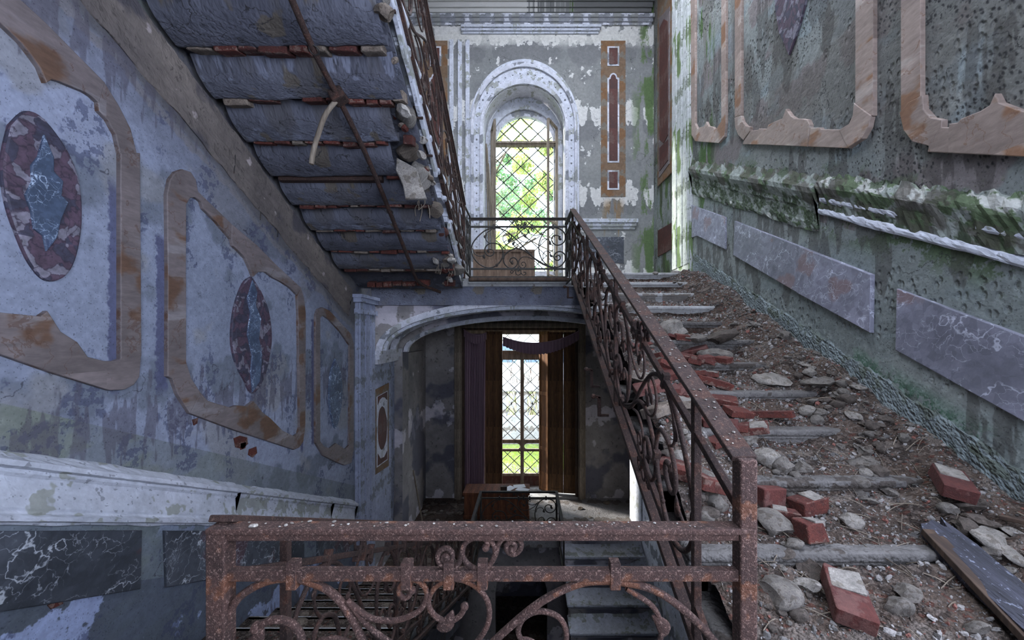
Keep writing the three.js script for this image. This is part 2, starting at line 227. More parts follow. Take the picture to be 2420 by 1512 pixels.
const brickT = texture(512, 512, (u, v) => { const a = at(A1, u * 2, v * 2), c = at(B1, u * 2, v * 2); set(lerp(92, 134, a), lerp(50, 72, a), lerp(42, 58, a)); over(150, 136, 124, sst(0.56, 0.62, at(A2, u * 3, v * 3) + 0.2 * (c - 0.5)) * 0.75); over(84, 44, 36, sst(0.6, 0.7, at(A3, u * 3, v * 3)) * 0.6); mul(0.8 + 0.36 * c); });
const stoneT = texture(512, 512, (u, v) => { const a = at(A2, u * 2, v * 2), c = at(B1, u * 2, v * 2); set(lerp(150, 200, a), lerp(145, 192, a), lerp(138, 182, a)); over(118, 108, 96, sst(0.55, 0.64, at(A3, u * 3, v * 3)) * 0.6); mul(0.78 + 0.4 * c); });
const dirtT = texture(1024, 1024, (u, v) => { const a = at(A1, u, v), c = at(B1, u, v), e = at(B2, u * 2, v * 2), id = near(worley.id, u * 2 + 0.03 * c, v * 2); set(lerp(92, 128, a), lerp(80, 112, a), lerp(70, 98, a)); over(168, 160, 150, sst(0.5, 0.6, at(A2, u * 2, v * 2)) * 0.75); over(66, 56, 48, sst(0.52, 0.64, at(A3, u * 2, v * 2)) * 0.7); if (id > 0.8) over(158, 148, 138, 0.6); else if (id < 0.08) over(128, 74, 58, 0.6); mul(0.68 + 0.6 * e); });
const treadT = texture(1024, 1024, (u, v) => { plasterFn([176, 176, 174], [134, 132, 128], [112, 104, 96], 0.58)(u, v); });
const woodFn = (lo, hi) => (u, v) => { const g = at(A1, u * 6, v * 0.35), c = at(B1, u * 3, v * 0.4); set(lerp(lo[0], hi[0], g), lerp(lo[1], hi[1], g), lerp(lo[2], hi[2], g)); mul(0.75 + 0.45 * c); };
const woodT = texture(512, 512, woodFn([84, 62, 42], [150, 116, 82])), darkWoodT = texture(512, 512, woodFn([54, 42, 34], [96, 76, 60])), charT = texture(512, 512, (u, v) => { woodFn([36, 36, 42], [70, 70, 82])(u, v); over(150, 156, 172, sst(0.68, 0.76, at(B1, u * 2, v)) * 0.7); });
const greyWoodT = texture(512, 512, woodFn([104, 92, 78], [150, 138, 122]));

const M = {
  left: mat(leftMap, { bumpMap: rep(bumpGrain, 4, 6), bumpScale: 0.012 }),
  right: mat(rightMap, { bumpMap: rep(bumpPit, 5, 6.5), bumpScale: 0.03 }),
  far: mat(farMap, { bumpMap: rep(bumpGrain, 3, 4), bumpScale: 0.01 }),
  soffit: mat(rep(soffitT, 0.5), { color: new THREE.Color().setRGB(0.68, 0.66, 0.64), bumpMap: rep(bumpGrain, 0.7), bumpScale: 0.03 }),
  hall: mat(rep(hallT, 0.21), { bumpMap: rep(bumpGrain, 0.8), bumpScale: 0.01 }),
  paint: mat(rep(paintT, 0.6), { bumpMap: rep(bumpGrain, 1), bumpScale: 0.012 }),
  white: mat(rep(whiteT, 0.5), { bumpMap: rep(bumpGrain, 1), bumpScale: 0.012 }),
  moss: mat(rep(mossT, 0.6), { bumpMap: rep(bumpPit, 0.9), bumpScale: 0.03 }),
  peach: mat(rep(peachT, 0.8), { roughness: 0.6, bumpMap: rep(bumpGrain, 1), bumpScale: 0.003 }),
  darkMarble: mat(rep(darkMarbleT, 0.9), { roughness: 0.6, bumpMap: rep(bumpGrain, 1), bumpScale: 0.004 }),
  lilac: mat(rep(lilacT, 0.8), { roughness: 0.5, bumpMap: rep(bumpGrain, 1), bumpScale: 0.004 }),
  purple: mat(rep(purpleT, 1), { roughness: 0.7 }), blueMarble: mat(rep(blueMarbleT, 1.4), { roughness: 0.6 }),
  red: mat(rep(redT, 1.2), { color: new THREE.Color().setRGB(0.7, 0.66, 0.64), roughness: 0.7 }), ochre: mat(rep(ochreT, 1), { color: new THREE.Color().setRGB(0.75, 0.72, 0.7), roughness: 0.8 }),
  rust: mat(rep(rustT, 2), { bumpMap: rep(bumpRust, 2.5), bumpScale: 0.005, roughness: 0.85 }),
  oldRust: mat(rep(oldRustT, 2), { color: new THREE.Color().setRGB(0.5, 0.47, 0.45), bumpMap: rep(bumpRust, 3), bumpScale: 0.004, roughness: 0.85 }),
  iron: mat(rep(ironT, 2), { roughness: 0.7, metalness: 0.2 }),
  brick: mat(rep(brickT, 2), { color: new THREE.Color().setRGB(0.6, 0.52, 0.5), bumpMap: rep(bumpGrain, 4), bumpScale: 0.012 }),
  stone: mat(rep(stoneT, 1.5), { color: new THREE.Color().setRGB(0.68, 0.67, 0.65), bumpMap: rep(bumpGrain, 5), bumpScale: 0.012 }),
  paleStone: mat(rep(stoneT, 1.5), { color: new THREE.Color().setRGB(1, 1, 0.99), bumpMap: rep(bumpGrain, 5), bumpScale: 0.01 }),
  brownStone: mat(rep(stoneT, 1.5), { color: new THREE.Color().setRGB(0.45, 0.39, 0.34), bumpMap: rep(bumpGrain, 5), bumpScale: 0.012 }),
  dirt: mat(rep(dirtT, 1), { color: new THREE.Color().setRGB(0.5, 0.46, 0.44), bumpMap: rep(bumpDirt, 1.4), bumpScale: 0.06, roughness: 1 }),
  tread: mat(rep(treadT, 0.7), { bumpMap: rep(bumpGrain, 1), bumpScale: 0.012 }),
  uStone: mat(rep(stoneT, 0.3), { color: new THREE.Color().setRGB(0.34, 0.325, 0.31), bumpMap: rep(bumpGrain, 0.45), bumpScale: 0.006 }),
  uPale: mat(rep(stoneT, 0.3), { color: new THREE.Color().setRGB(0.55, 0.54, 0.52), bumpMap: rep(bumpGrain, 0.45), bumpScale: 0.006 }),
  uBrown: mat(rep(stoneT, 0.3), { color: new THREE.Color().setRGB(0.22, 0.19, 0.17), bumpMap: rep(bumpGrain, 0.45), bumpScale: 0.006 }),
  dirtyTread: mat(rep(treadT, 0.7), { color: new THREE.Color().setRGB(0.36, 0.335, 0.32), bumpMap: rep(bumpDirt, 1), bumpScale: 0.03 }),
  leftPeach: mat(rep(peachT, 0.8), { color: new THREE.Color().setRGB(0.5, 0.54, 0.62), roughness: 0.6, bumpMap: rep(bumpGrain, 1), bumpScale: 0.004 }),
  underCornice: mat(rep(hallT, 0.5), { color: new THREE.Color().setRGB(0.6, 0.55, 0.49), bumpMap: rep(bumpGrain, 1), bumpScale: 0.02 }),
  lilacPlaster: mat(rep(whiteT, 0.5), { color: new THREE.Color().setRGB(0.6, 0.63, 0.74), bumpMap: rep(bumpGrain, 1), bumpScale: 0.012 }),
  skirt: mat(rep(whiteT, 0.5), { color: new THREE.Color().setRGB(0.36, 0.41, 0.37), bumpMap: rep(bumpDirt, 0.9), bumpScale: 0.05 }),
  wood: mat(rep(woodT, 1)), darkWood: mat(rep(darkWoodT, 1)), shutterWood: mat(rep(woodT, 0.8), { color: new THREE.Color().setRGB(0.6, 0.54, 0.46) }), char: mat(rep(charT, 1.5), { bumpMap: rep(bumpGrain, 2, 0.5), bumpScale: 0.02, roughness: 0.7 }), greyWood: mat(rep(greyWoodT, 1)),
};
const wallUV = (g, r, s) => { const p = g.attributes.position, uv = new Float32Array(p.count * 2); for (let i = 0; i < p.count; i++) { uv[2 * i] = ((s ? p.getX(i) : -p.getZ(i)) - r[0]) / (r[1] - r[0]); uv[2 * i + 1] = (p.getY(i) - EY - r[2]) / (r[3] - r[2]); } g.setAttribute('uv', new THREE.BufferAttribute(uv, 2)); return g; };
// ---------------------------------------------------------------- the shell: walls, floors, roof
const LP = (px) => pixWall(-1, px), RP = (px) => pixWall(1, px);
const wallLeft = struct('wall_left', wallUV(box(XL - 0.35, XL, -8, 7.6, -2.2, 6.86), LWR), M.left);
const wallRight = struct('wall_right', wallUV(mergeGeometries([box(XR, XR + 0.35, -8, 7.6, 1.7, 8.98), box(XR, XR + 0.35, -8, 7.6, -2.5, -0.9), box(XR, XR + 0.35, -8, -0.4, -0.9, 1.7), box(XR, XR + 0.35, 2.0, 7.6, -0.9, 1.7)]), RWR), M.right);  // the gap beside the landing is added for the side fill light
const wallHall = struct('wall_hall_left', box(XL - 0.35, XL, -8, 0.7, 6.86, 11.4), M.hall);
struct('wall_stair_left', wallUV(box(XL - 0.35, XL, 0.7, 7.6, 6.86, 8.98), LWR), M.left);
struct('wall_hall_right', box(XR, XR + 0.35, -8, 0.7, 8.98, 11.4), M.hall);
const WINX = -0.058, WINR = 0.865, WINS = 4.386;                          // arched window: centre, half width, springing
const wallFar = struct('wall_far', wallUV(facing([[XL, 0.7], [XR, 0.7], [XR, 7.6], [XL, 7.6]], DF, 0.55, { holes: [[[WINX + WINR, 0.98], ...arc(WINX, WINS, WINR, 0.89, 0, Math.PI, 24), [WINX - WINR, 0.98]]] }), FWR, true), M.far);
struct('wall_back', facing([[XL, -8], [XR, -8], [XR, 7.6], [XL, 7.6]], -2.5, 0.3, { holes: [[[-0.2, 0], [2.0, 0], [2.0, 2.6], [-0.2, 2.6]]] }), M.hall);
struct('ceiling', mergeGeometries([box(XL - 0.35, -0.9, 7.6, 7.9, -2.5, 9), box(2.3, XR + 0.35, 7.6, 7.9, -2.5, 9), box(-0.9, 2.3, 7.6, 7.9, -2.5, 1.8), box(-0.9, 2.3, 7.6, 7.9, 6.4, 9)]), M.hall);  // the gap over the stairwell is added for the roof fill light
struct('floor_landing', box(XL, XR, -1.78, -1.478, -2.2, 1.1), M.tread);
struct('ceiling_landing', box(XL, XR, 3.1, 3.36, -2.2, 1.1), M.soffit);
struct('floor_basement', box(XL, XR, -7.6, -7.3, -2.2, 11.4), M.dirt);
struct('floor_hall', box(XL, -0.2, L0 - 0.3, L0, 8.62, 12.2), M.dirt);
struct('floor_hall_side', mergeGeometries([box(-0.2, 0.72, L0 - 0.3, L0, 8.62, 12.2), box(0.72, XR, L0 - 0.3, L0, 8.55, 12.2)]), mat(rep(treadT, 0.5), { color: new THREE.Color().setRGB(0.72, 0.7, 0.72), bumpMap: rep(bumpDirt, 1), bumpScale: 0.03 }));  // right part of the floor, paled to imitate light from the door
struct('floor_hall_left', box(XL, -1.02, L0 - 0.3, L0, 6.9, 8.62), M.dirt);
struct('wall_basement', facing([[XL, -7.3], [XR, -7.3], [XR, L0 - 0.3], [XL, L0 - 0.3]], 8.75, 0.2, { holes: [[[-0.7, -7.25], [0.45, -7.25], ...arc(-0.12, -5.7, 0.57, 0.55, 0, Math.PI, 14)]] }), M.hall);
struct('wall_basement_back', box(XL, XR, -7.6, L0 - 0.1, 11.1, 11.4), M.hall);
struct('wall_basement_side', box(2.44, XR, -7.3, -3.0, 5.2, 8.55), M.paint);
// upper landing slab with its edge moulding, and the arch that carries it
struct('floor_upper', box(XL, XR, L2 - 0.14, L2, DE, DF + 0.1), M.tread);
const landingEdge = struct('trim_landing_edge', rbox(-0.99, 0.74, L2 - 0.06, L2 + 0.005, DE - 0.06, DE + 0.1, 0.02), M.darkWood);
part('edge_moulding', rbox(-1.0, 0.76, L2 - 0.1, L2 - 0.06, DE - 0.03, DE + 0.1, 0.012), M.tread, landingEdge);
struct('ceiling_hall', box(XL, XR, 0.66, 0.82, DE + 0.2, 11.2), M.hall);
struct('wall_landing_front', facing([[XL, 0.5], [XR, 0.5], [XR, L2 - 0.14], [XL, L2 - 0.14]], DE + 0.03, 0.17), mat(rep(soffitT, 0.5), { color: new THREE.Color().setRGB(1, 1, 1), bumpMap: rep(bumpGrain, 1), bumpScale: 0.02 }));
const ell = (rx, top, spring, n = 28) => arc(0, spring, rx, top - spring, 0, Math.PI, n);
const archWall = struct('wall_arch', facing([[XL, -0.28], ...ell(2.6, 0.56, -0.28).reverse(), [XR, -0.28], [XR, 0.66], [XL, 0.66]], 6.9, 1.1), M.hall);
const ring = (rx, top, spring, w, d, t) => facing([...ell(rx + w, top + w, spring), ...ell(rx, top, spring).reverse()], d, t, { bevel: 0.012 });
part('archivolt', ring(2.5, 0.5, -0.28, 0.1, 6.84, 0.12), M.paint, archWall);
part('archivolt', ring(2.44, 0.44, -0.28, 0.05, 6.87, 0.1), M.white, archWall);
part('archivolt', ring(2.5, 0.47, -0.28, 0.09, 7.55, 0.1), M.paint, archWall);
const innerArch = struct('wall_inner_arch', facing([[XL, -7], [-2.5, -7], [-2.5, -0.34], ...ell(2.5, 0.36, -0.34).reverse(), [2.46, -0.34], [2.46, -7], [XR, -7], [XR, 0.66], [XL, 0.66]].map(([x, y]) => [x, Math.max(y, L0)]), 8.0, 0.4), M.hall);
part('archivolt', ring(2.4, 0.3, -0.34, 0.07, 7.97, 0.1), M.paint, innerArch);
part('plaster_strip', rbox(-2.66, -2.6, L0, -0.4, 8.4, 9.95, 0.01), M.hall, innerArch);
part('pier', rbox(2.42, XR, L0, -0.34, 8.4, 9.36, 0.01), M.white, innerArch);
{ const im = box(XL, XL + 0.1, -0.52, -0.44, 6.86, 7.98); part('impost', mergeGeometries([im, box(XL, XL + 0.14, -0.44, -0.36, 6.83, 8.0), box(XL, XL + 0.17, -0.36, -0.28, 6.8, 8.02)]), M.paint, innerArch); }
{ // inlaid red panel on the wall under the arch, pale paint left round it
  part('paint_patch', onWall(-1, LP([[868, 850], [934, 838], [936, 1000], [928, 1235], [866, 1235]]), 0.006, 0), M.lilacPlaster, wallHall);
  const p = part('wall_panel', onWall(-1, LP([[884, 922], [917, 905], [917, 1100], [884, 1122]]), 0.012, 0.005), M.ochre, wallHall);
  part('panel_border', onWall(-1, LP([[888, 938], [913, 924], [913, 1086], [888, 1104]]), 0.006, 0.017), M.paint, p);
  part('panel_field', onWall(-1, LP([[889.5, 938], [911.5, 926], [911.5, 944], [906, 938], [900, 938], [894, 944], [889.5, 956]]), 0.006, 0.023), M.red, p);
  part('panel_field', onWall(-1, LP([[900, 960], [906, 968], [911, 1000], [909, 1040], [900, 1062], [892, 1048], [890, 1010], [893, 972]]), 0.006, 0.023, { smooth: true, bevel: 0.003 }), M.red, p);
  part('panel_field', onWall(-1, LP([[889.5, 1072], [896, 1084], [905, 1080], [911.5, 1066], [911.5, 1084], [889.5, 1100]]), 0.006, 0.023), M.red, p); }
// pilasters in the corners of the stairwell
function pilaster(side, d0, d1, y0, y1, m, parent, cap) {
  const wx = side < 0 ? XL : XR, s = -side; const b = (o, a, c, e, f) => box(Math.min(wx, wx + s * o), Math.max(wx, wx + s * o), e, f, a, c), g = [b(0.05, d0, d1, y0, y1)];
  for (let i = 0; i < 3; i++) { const w = (d1 - d0) / 3; g.push(b(0.075, d0 + w * i + 0.03, d0 + w * (i + 1) - 0.03, y0 + 0.2, y1 - 0.05)); }
  part('pilaster', mergeGeometries(g), m, parent);
  if (cap) part('capital', mergeGeometries([b(0.1, d0 - 0.03, d1 + 0.02, y1 - 0.3, y1 - 0.22), b(0.12, d0 - 0.06, d1 + 0.03, y1 - 0.12, y1 - 0.05), b(0.15, d0 - 0.09, d1 + 0.04, y1 - 0.05, y1)]), m, parent);
}
pilaster(-1, 6.18, 6.84, L0, 0.62, M.lilacPlaster, wallLeft, true);
pilaster(1, 6.45, 7.2, L2, 7.5, mat(rep(texture(512, 512, (u, v) => { plasterFn([206, 208, 206], [178, 182, 178], [140, 146, 132], 0.6)(u, v); over(88, 112, 56, sst(0.52, 0.62, at(A3, u * 2, v * 0.6)) * 0.8); }), 0.6), { bumpMap: rep(bumpPit, 1.2), bumpScale: 0.02 }), wallRight, false);

// ---------------------------------------------------------------- marble frames, medallions, dado slabs and mouldings on the left wall
const lw = (name, px, t, m, o) => part(name, onWall(-1, LP(px), t, o?.off ?? 0, o), m, wallLeft);
const rw = (name, px, t, m, o) => part(name, onWall(1, RP(px), t, o?.off ?? 0, o), m, wallRight);
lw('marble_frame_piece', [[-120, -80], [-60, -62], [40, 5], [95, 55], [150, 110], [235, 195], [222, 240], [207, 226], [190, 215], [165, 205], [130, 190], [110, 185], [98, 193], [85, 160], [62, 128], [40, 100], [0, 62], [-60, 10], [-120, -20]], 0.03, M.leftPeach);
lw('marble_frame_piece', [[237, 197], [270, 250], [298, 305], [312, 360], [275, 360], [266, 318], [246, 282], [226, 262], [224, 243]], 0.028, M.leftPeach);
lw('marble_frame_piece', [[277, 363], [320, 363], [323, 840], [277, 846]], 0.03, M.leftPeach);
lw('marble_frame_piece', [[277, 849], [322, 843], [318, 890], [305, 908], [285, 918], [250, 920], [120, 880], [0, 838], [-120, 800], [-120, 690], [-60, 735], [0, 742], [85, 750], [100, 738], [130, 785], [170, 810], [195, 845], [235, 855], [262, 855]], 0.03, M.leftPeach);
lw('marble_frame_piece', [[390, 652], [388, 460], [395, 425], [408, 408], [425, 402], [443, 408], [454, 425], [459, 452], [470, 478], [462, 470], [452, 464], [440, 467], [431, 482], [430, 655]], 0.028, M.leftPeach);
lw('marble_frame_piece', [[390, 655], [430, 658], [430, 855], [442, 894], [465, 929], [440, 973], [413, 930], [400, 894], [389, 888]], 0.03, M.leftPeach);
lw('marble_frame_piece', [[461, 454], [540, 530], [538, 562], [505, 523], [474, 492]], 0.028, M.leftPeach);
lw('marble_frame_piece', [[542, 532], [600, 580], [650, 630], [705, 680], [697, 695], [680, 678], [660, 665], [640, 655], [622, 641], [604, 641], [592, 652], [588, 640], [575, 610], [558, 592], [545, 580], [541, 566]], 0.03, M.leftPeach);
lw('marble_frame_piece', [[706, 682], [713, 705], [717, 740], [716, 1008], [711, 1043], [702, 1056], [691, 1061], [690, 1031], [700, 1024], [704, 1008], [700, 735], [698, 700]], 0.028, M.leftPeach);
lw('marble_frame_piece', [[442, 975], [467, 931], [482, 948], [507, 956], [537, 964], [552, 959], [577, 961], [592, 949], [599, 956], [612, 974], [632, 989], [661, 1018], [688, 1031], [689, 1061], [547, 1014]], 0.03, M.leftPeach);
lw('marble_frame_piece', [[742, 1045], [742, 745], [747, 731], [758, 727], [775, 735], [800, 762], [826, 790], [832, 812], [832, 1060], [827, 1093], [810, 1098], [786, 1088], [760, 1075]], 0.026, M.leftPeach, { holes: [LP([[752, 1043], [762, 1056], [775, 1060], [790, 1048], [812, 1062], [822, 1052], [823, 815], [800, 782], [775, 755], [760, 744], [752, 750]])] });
const med = { smooth: true, bevel: 0.012 };
const m1 = lw('medallion', [[22, 300], [60, 268], [100, 290], [150, 360], [176, 430], [182, 520], [170, 600], [145, 648], [105, 658], [70, 620], [42, 560], [15, 480], [4, 390]], 0.022, M.purple, med);
part('inlay', onWall(-1, LP([[64, 392], [80, 372], [92, 322], [112, 372], [112, 405], [134, 428], [130, 462], [146, 478], [128, 520], [120, 560], [98, 590], [92, 556], [70, 540], [64, 500], [50, 462], [66, 430]]), 0.012, 0.022), M.blueMarble, m1);
const m2 = lw('medallion', [[590, 656], [572, 672], [552, 728], [545, 800], [555, 855], [575, 895], [590, 925], [604, 918], [622, 885], [634, 830], [637, 790], [630, 735], [612, 690]], 0.022, M.purple, med);
part('inlay', onWall(-1, LP([[590, 664], [600, 690], [596, 720], [609, 752], [604, 800], [612, 838], [606, 900], [590, 925], [586, 880], [590, 840], [578, 790], [586, 740], [578, 706]]), 0.012, 0.022), M.blueMarble, m2);
lw('medallion', [[790, 850], [780, 880], [776, 930], [780, 978], [790, 1010], [800, 980], [806, 930], [802, 882]], 0.022, M.blueMarble, med);
lw('dado_slab', [[-160, 1258], [328, 1255], [325, 1390], [0, 1442], [-160, 1470]], 0.02, M.darkMarble);
lw('dado_slab', [[385, 1255], [715, 1255], [715, 1327], [390, 1385]], 0.02, M.darkMarble);
lw('dado_slab', [[748, 1257], [826, 1257], [826, 1308], [748, 1321]], 0.02, M.darkMarble);
{ // the dado cornice: three lengths of run plaster, the last one broken off short
  const prof = [[0, 0], [0.02, 0.0], [0.03, 0.015], [0.055, 0.02], [0.06, 0.045], [0.035, 0.06], [0.03, 0.075], [0.035, 0.09], [0.035, 0.25], [0.05, 0.27], [0.05, 0.29], [0.085, 0.3], [0.09, 0.33], [0.06, 0.35], [0.04, 0.37], [0.02, 0.385], [0, 0.39]];
  const hn = (d) => nosD(d) + 1.0;
  part('cornice', moulding(-1, prof, 0.4, hn(0.4), 3.6, hn(3.6), 60, 0.006), M.white, wallLeft);
  part('cornice', moulding(-1, prof, 3.605, hn(3.605), 5.35, hn(5.35), 30, 0.007, 50), M.white, wallLeft);
  part('cornice', moulding(-1, prof.slice(6), 5.35, hn(5.35), 6.1, hn(6.1), 14, 0.006, 90), M.white, wallLeft);
  const up = [[0, 0], [0.012, 0.0], [0.02, 0.02], [0.02, 0.1], [0.03, 0.12], [0.03, 0.2], [0.05, 0.24], [0.06, 0.3], [0.06, 0.38], [0, 0.4]];
  const cu = (d) => nosU(d) - 0.8;
  part('stair_cornice', moulding(-1, up, 5.95, cu(5.95), 1.2, cu(1.2), 90, 0.012, 7), M.underCornice, wallLeft);
}
for (const q of [[[552, 1036], [566, 1030], [582, 1034], [584, 1048], [572, 1060], [556, 1056]], [[566, 1048], [580, 1044], [578, 1058], [568, 1062]], [[588, 1062], [604, 1056], [606, 1070], [596, 1080], [586, 1074]], [[454, 992], [466, 988], [464, 1000], [457, 1004]], [[112, 1430], [142, 1416], [146, 1426], [120, 1438]]]) lw('exposed_brick', q, 0.008, M.brick, { bevel: 0.003 });
// ---------------------------------------------------------------- right wall: marble frames, slabs, moulding
rw('marble_frame_piece', [[1637, -60], [1647, -60], [1647, 292], [1653, 306], [1658, 302], [1668, 300], [1674, 289], [1679, 299], [1690, 301], [1694, 306], [1700, 303], [1710.6, 287], [1710.6, -60], [1720, -60], [1720, 292], [1717, 322], [1704, 337], [1648, 333], [1639, 318]], 0.035, M.peach);
rw('marble_frame_piece', [[1743, -60], [1757, -60], [1757, 271], [1743, 276]], 0.035, M.peach);
rw('marble_frame_piece', [[1743, 279], [1757, 274], [1762, 290], [1770, 299], [1779, 301], [1779, 309], [1764, 330], [1752, 318], [1745, 301]], 0.04, M.peach);
rw('marble_frame_piece', [[1781, 310], [1799, 308], [1800, 305], [1819, 305.6], [1818, 341], [1762, 340], [1766, 331]], 0.035, M.peach);
rw('marble_frame_piece', [[1820, 305.6], [1824, 296], [1842, 287], [1858, 281], [1865.7, 259], [1877, 275.5], [1888, 282], [1903, 282], [1917, 285], [1922, 296], [1922, 303], [1916, 345], [1820, 341]], 0.04, M.peach);
rw('marble_frame_piece', [[1924, 303], [1946, 303], [1948, 307], [1994, 308], [2000, 320], [2014, 349.5], [1918, 345]], 0.035, M.peach);
rw('marble_frame_piece', [[1996, 307], [2018, 294], [2028, 273], [2030, 245], [2068, 274], [2062.5, 301], [2048, 326], [2016, 347], [2002, 320]], 0.042, M.peach);
rw('marble_frame_piece', [[2032, -60], [2072, -60], [2072, 272], [2068, 272], [2032, 243]], 0.035, M.peach);
rw('marble_frame_piece', [[2141, -60], [2185, -60], [2185, 226], [2160, 240], [2141, 262]], 0.035, M.peach);
rw('marble_frame_piece', [[2141, 266], [2162, 242], [2192, 227], [2194, 259], [2213, 280], [2238, 285], [2237, 301], [2208, 342], [2171, 333], [2150, 306]], 0.042, M.peach);
rw('marble_frame_piece', [[2239, 303], [2258, 303], [2259, 294], [2278, 292], [2287, 282], [2333, 264], [2356, 250], [2367, 224.5], [2376, 245], [2420, 261.5], [2600, 300], [2600, 376], [2420, 367], [2208, 357], [2210, 345]], 0.04, M.peach);
rw('medallion', [[1836, -70], [1836, 20], [1845, 75], [1868, 128], [1880, 95], [1895, 50], [1908, 0], [1912, -70]], 0.02, M.purple);
rw('dado_slab', [[1634, 484], [1717, 514], [1717, 588], [1650, 556], [1634, 562]], 0.02, M.lilac);
rw('dado_slab', [[1741, 523], [1895, 583], [1890, 690], [1738, 602]], 0.028, M.lilac);
rw('dado_slab', [[1896.5, 583.6], [2066, 650], [2064, 784], [1891.5, 691]], 0.034, M.lilac);
rw('dado_slab', [[2127, 684], [2560, 846], [2560, 1066], [2124, 826]], 0.022, M.lilac);
{ // red panel on the side wall beyond the pilaster
  const p = rw('panel_surround', [[1556, -40], [1590, -75], [1589, 407], [1556, 440]], 0.02, M.ochre);
  const add = (n, px, m, o) => part(n, onWall(1, RP(px), 0.012, 0.02, o), m, p);
  add('panel_fillet', [[1561, 44], [1586, 16], [1585, 386], [1560, 420]], M.leftPeach);
  part('panel_field', onWall(1, RP([[1563, 66], [1573, 46], [1583, 52], [1583, 318], [1573, 338], [1563, 330]]), 0.01, 0.031), M.red, p);
  part('panel_field', onWall(1, RP([[1563, 350], [1583, 330], [1583, 378], [1563, 404]]), 0.01, 0.031), M.red, p);
}
rw('dado_slab', [[1556, 545], [1588, 527], [1588, 588], [1556, 606]], 0.015, M.red);
{ const prof = [[0, 0], [0.012, 0], [0.02, 0.03], [0.02, 0.07], [0.012, 0.09], [0.012, 0.2], [0.025, 0.22], [0.025, 0.26], [0.045, 0.3], [0.07, 0.36], [0.07, 0.41], [0.04, 0.45], [0.02, 0.5], [0, 0.54]];
  const hm = (d) => nosR(d) + 1.2;
  part('cornice', moulding(1, prof, 6.44, hm(6.44), 3.66, hm(3.66), 70, 0.016, 3), M.moss, wallRight);
  const strip = [[0, 0], [0.02, 0.002], [0.028, 0.015], [0.028, 0.035], [0.02, 0.048], [0.01, 0.058], [0, 0.062]];
  part('cornice_strip', moulding(1, strip, 3.62, nosR(3.62) + 1.485, 2.86, nosR(2.86) + 1.485, 24, 0.007, 77), M.white, wallRight);
  part('cornice_strip', moulding(1, strip, 3.64, nosR(3.64) + 1.375, 0.8, nosR(0.8) + 1.33, 70, 0.008, 13), M.white, wallRight);
  part('cornice_strip', moulding(1, strip, 2.36, nosR(2.36) + 1.5, 0.8, nosR(0.8) + 1.5, 40, 0.007, 19), M.white, wallRight);
  part('cornice_bed', moulding(1, [[0, 0], [0.014, 0.01], [0.02, 0.05], [0.03, 0.13], [0.05, 0.2], [0.045, 0.25], [0.02, 0.3], [0, 0.33]], 3.64, nosR(3.64) + 1.42, 0.8, nosR(0.8) + 1.42, 90, 0.02, 31), M.moss, wallRight);
  const sk = [[0, -0.1], [0.02, -0.1], [0.024, 0.02], [0.02, 0.2], [0.012, 0.26], [0, 0.27]];
  part('skirting', moulding(1, sk, 6.4, nosR(6.4) - 0.02, 0.8, nosR(0.8) - 0.02, 130, 0.016, 5), M.skirt, wallRight);
}
// ---------------------------------------------------------------- far wall: window surround, panels, mouldings
const fw = (name, pts, t, m, o = {}) => part(name, facing(pts, DF - t + (o.off ? -o.off : 0), t + 0.01, o), m, o.parent ?? wallFar);
const FP = (px) => pixAt(DF, px);
const rect = (x0, y0, x1, y1) => [[x0, y1], [x1, y1], [x1, y0], [x0, y0]];
const ry = (r) => r + 0.025 + 0.85 * Math.max(0, r - 0.88);
const surround = (r, w, t, m, name) => part(name, facing([[WINX - r, 1.0], [WINX - r - w, 1.0], ...arc(WINX, WINS, r + w, ry(r + w), Math.PI, 0, 30), [WINX + r + w, 1.0], [WINX + r, 1.0], ...arc(WINX, WINS, r, ry(r), 0, Math.PI, 30)], DF - t, t + 0.01, { bevel: 0.01 }), m, wallFar);
part('reveal_lining', facing([[WINX - WINR + 0.012, 1.0], [WINX - WINR - 0.004, 1.0], ...arc(WINX, WINS, WINR + 0.004, 0.894, Math.PI, 0, 30), [WINX + WINR + 0.004, 1.0], [WINX + WINR - 0.012, 1.0], ...arc(WINX, WINS, WINR - 0.012, 0.878, 0, Math.PI, 30)], DF - 0.01, 0.5), mat(rep(whiteT, 0.5), { color: new THREE.Color().setRGB(1, 0.95, 0.93) }), wallFar);
surround(0.88, 0.05, 0.05, M.paint, 'window_moulding'); surround(0.93, 0.14, 0.03, M.white, 'window_moulding'); surround(1.07, 0.045, 0.07, M.paint, 'window_moulding'); surround(1.115, 0.04, 0.045, M.white, 'window_moulding');
{ const g = []; for (let i = 0; i < 62; i++) { const t = i / 61; let x, y; const L = 3.35, A = Math.PI * 1.0, tot = 2 * L + A; const s = t * tot; if (s < L) { x = WINX - 1.0; y = 1.05 + s; } else if (s < L + A) { const a = Math.PI - (s - L); x = WINX + Math.cos(a); y = WINS + ry(1.0) * Math.sin(a); } else { x = WINX + 1.0; y = WINS - (s - L - A); } g.push(new THREE.SphereGeometry(0.022, 6, 4).translate(x, yw(y), -DF + 0.03)); } tag(part('bead_row', uvBox(mergeGeometries(g)), M.paint, wallFar), 'row of plaster beads', null, null, 'stuff'); }
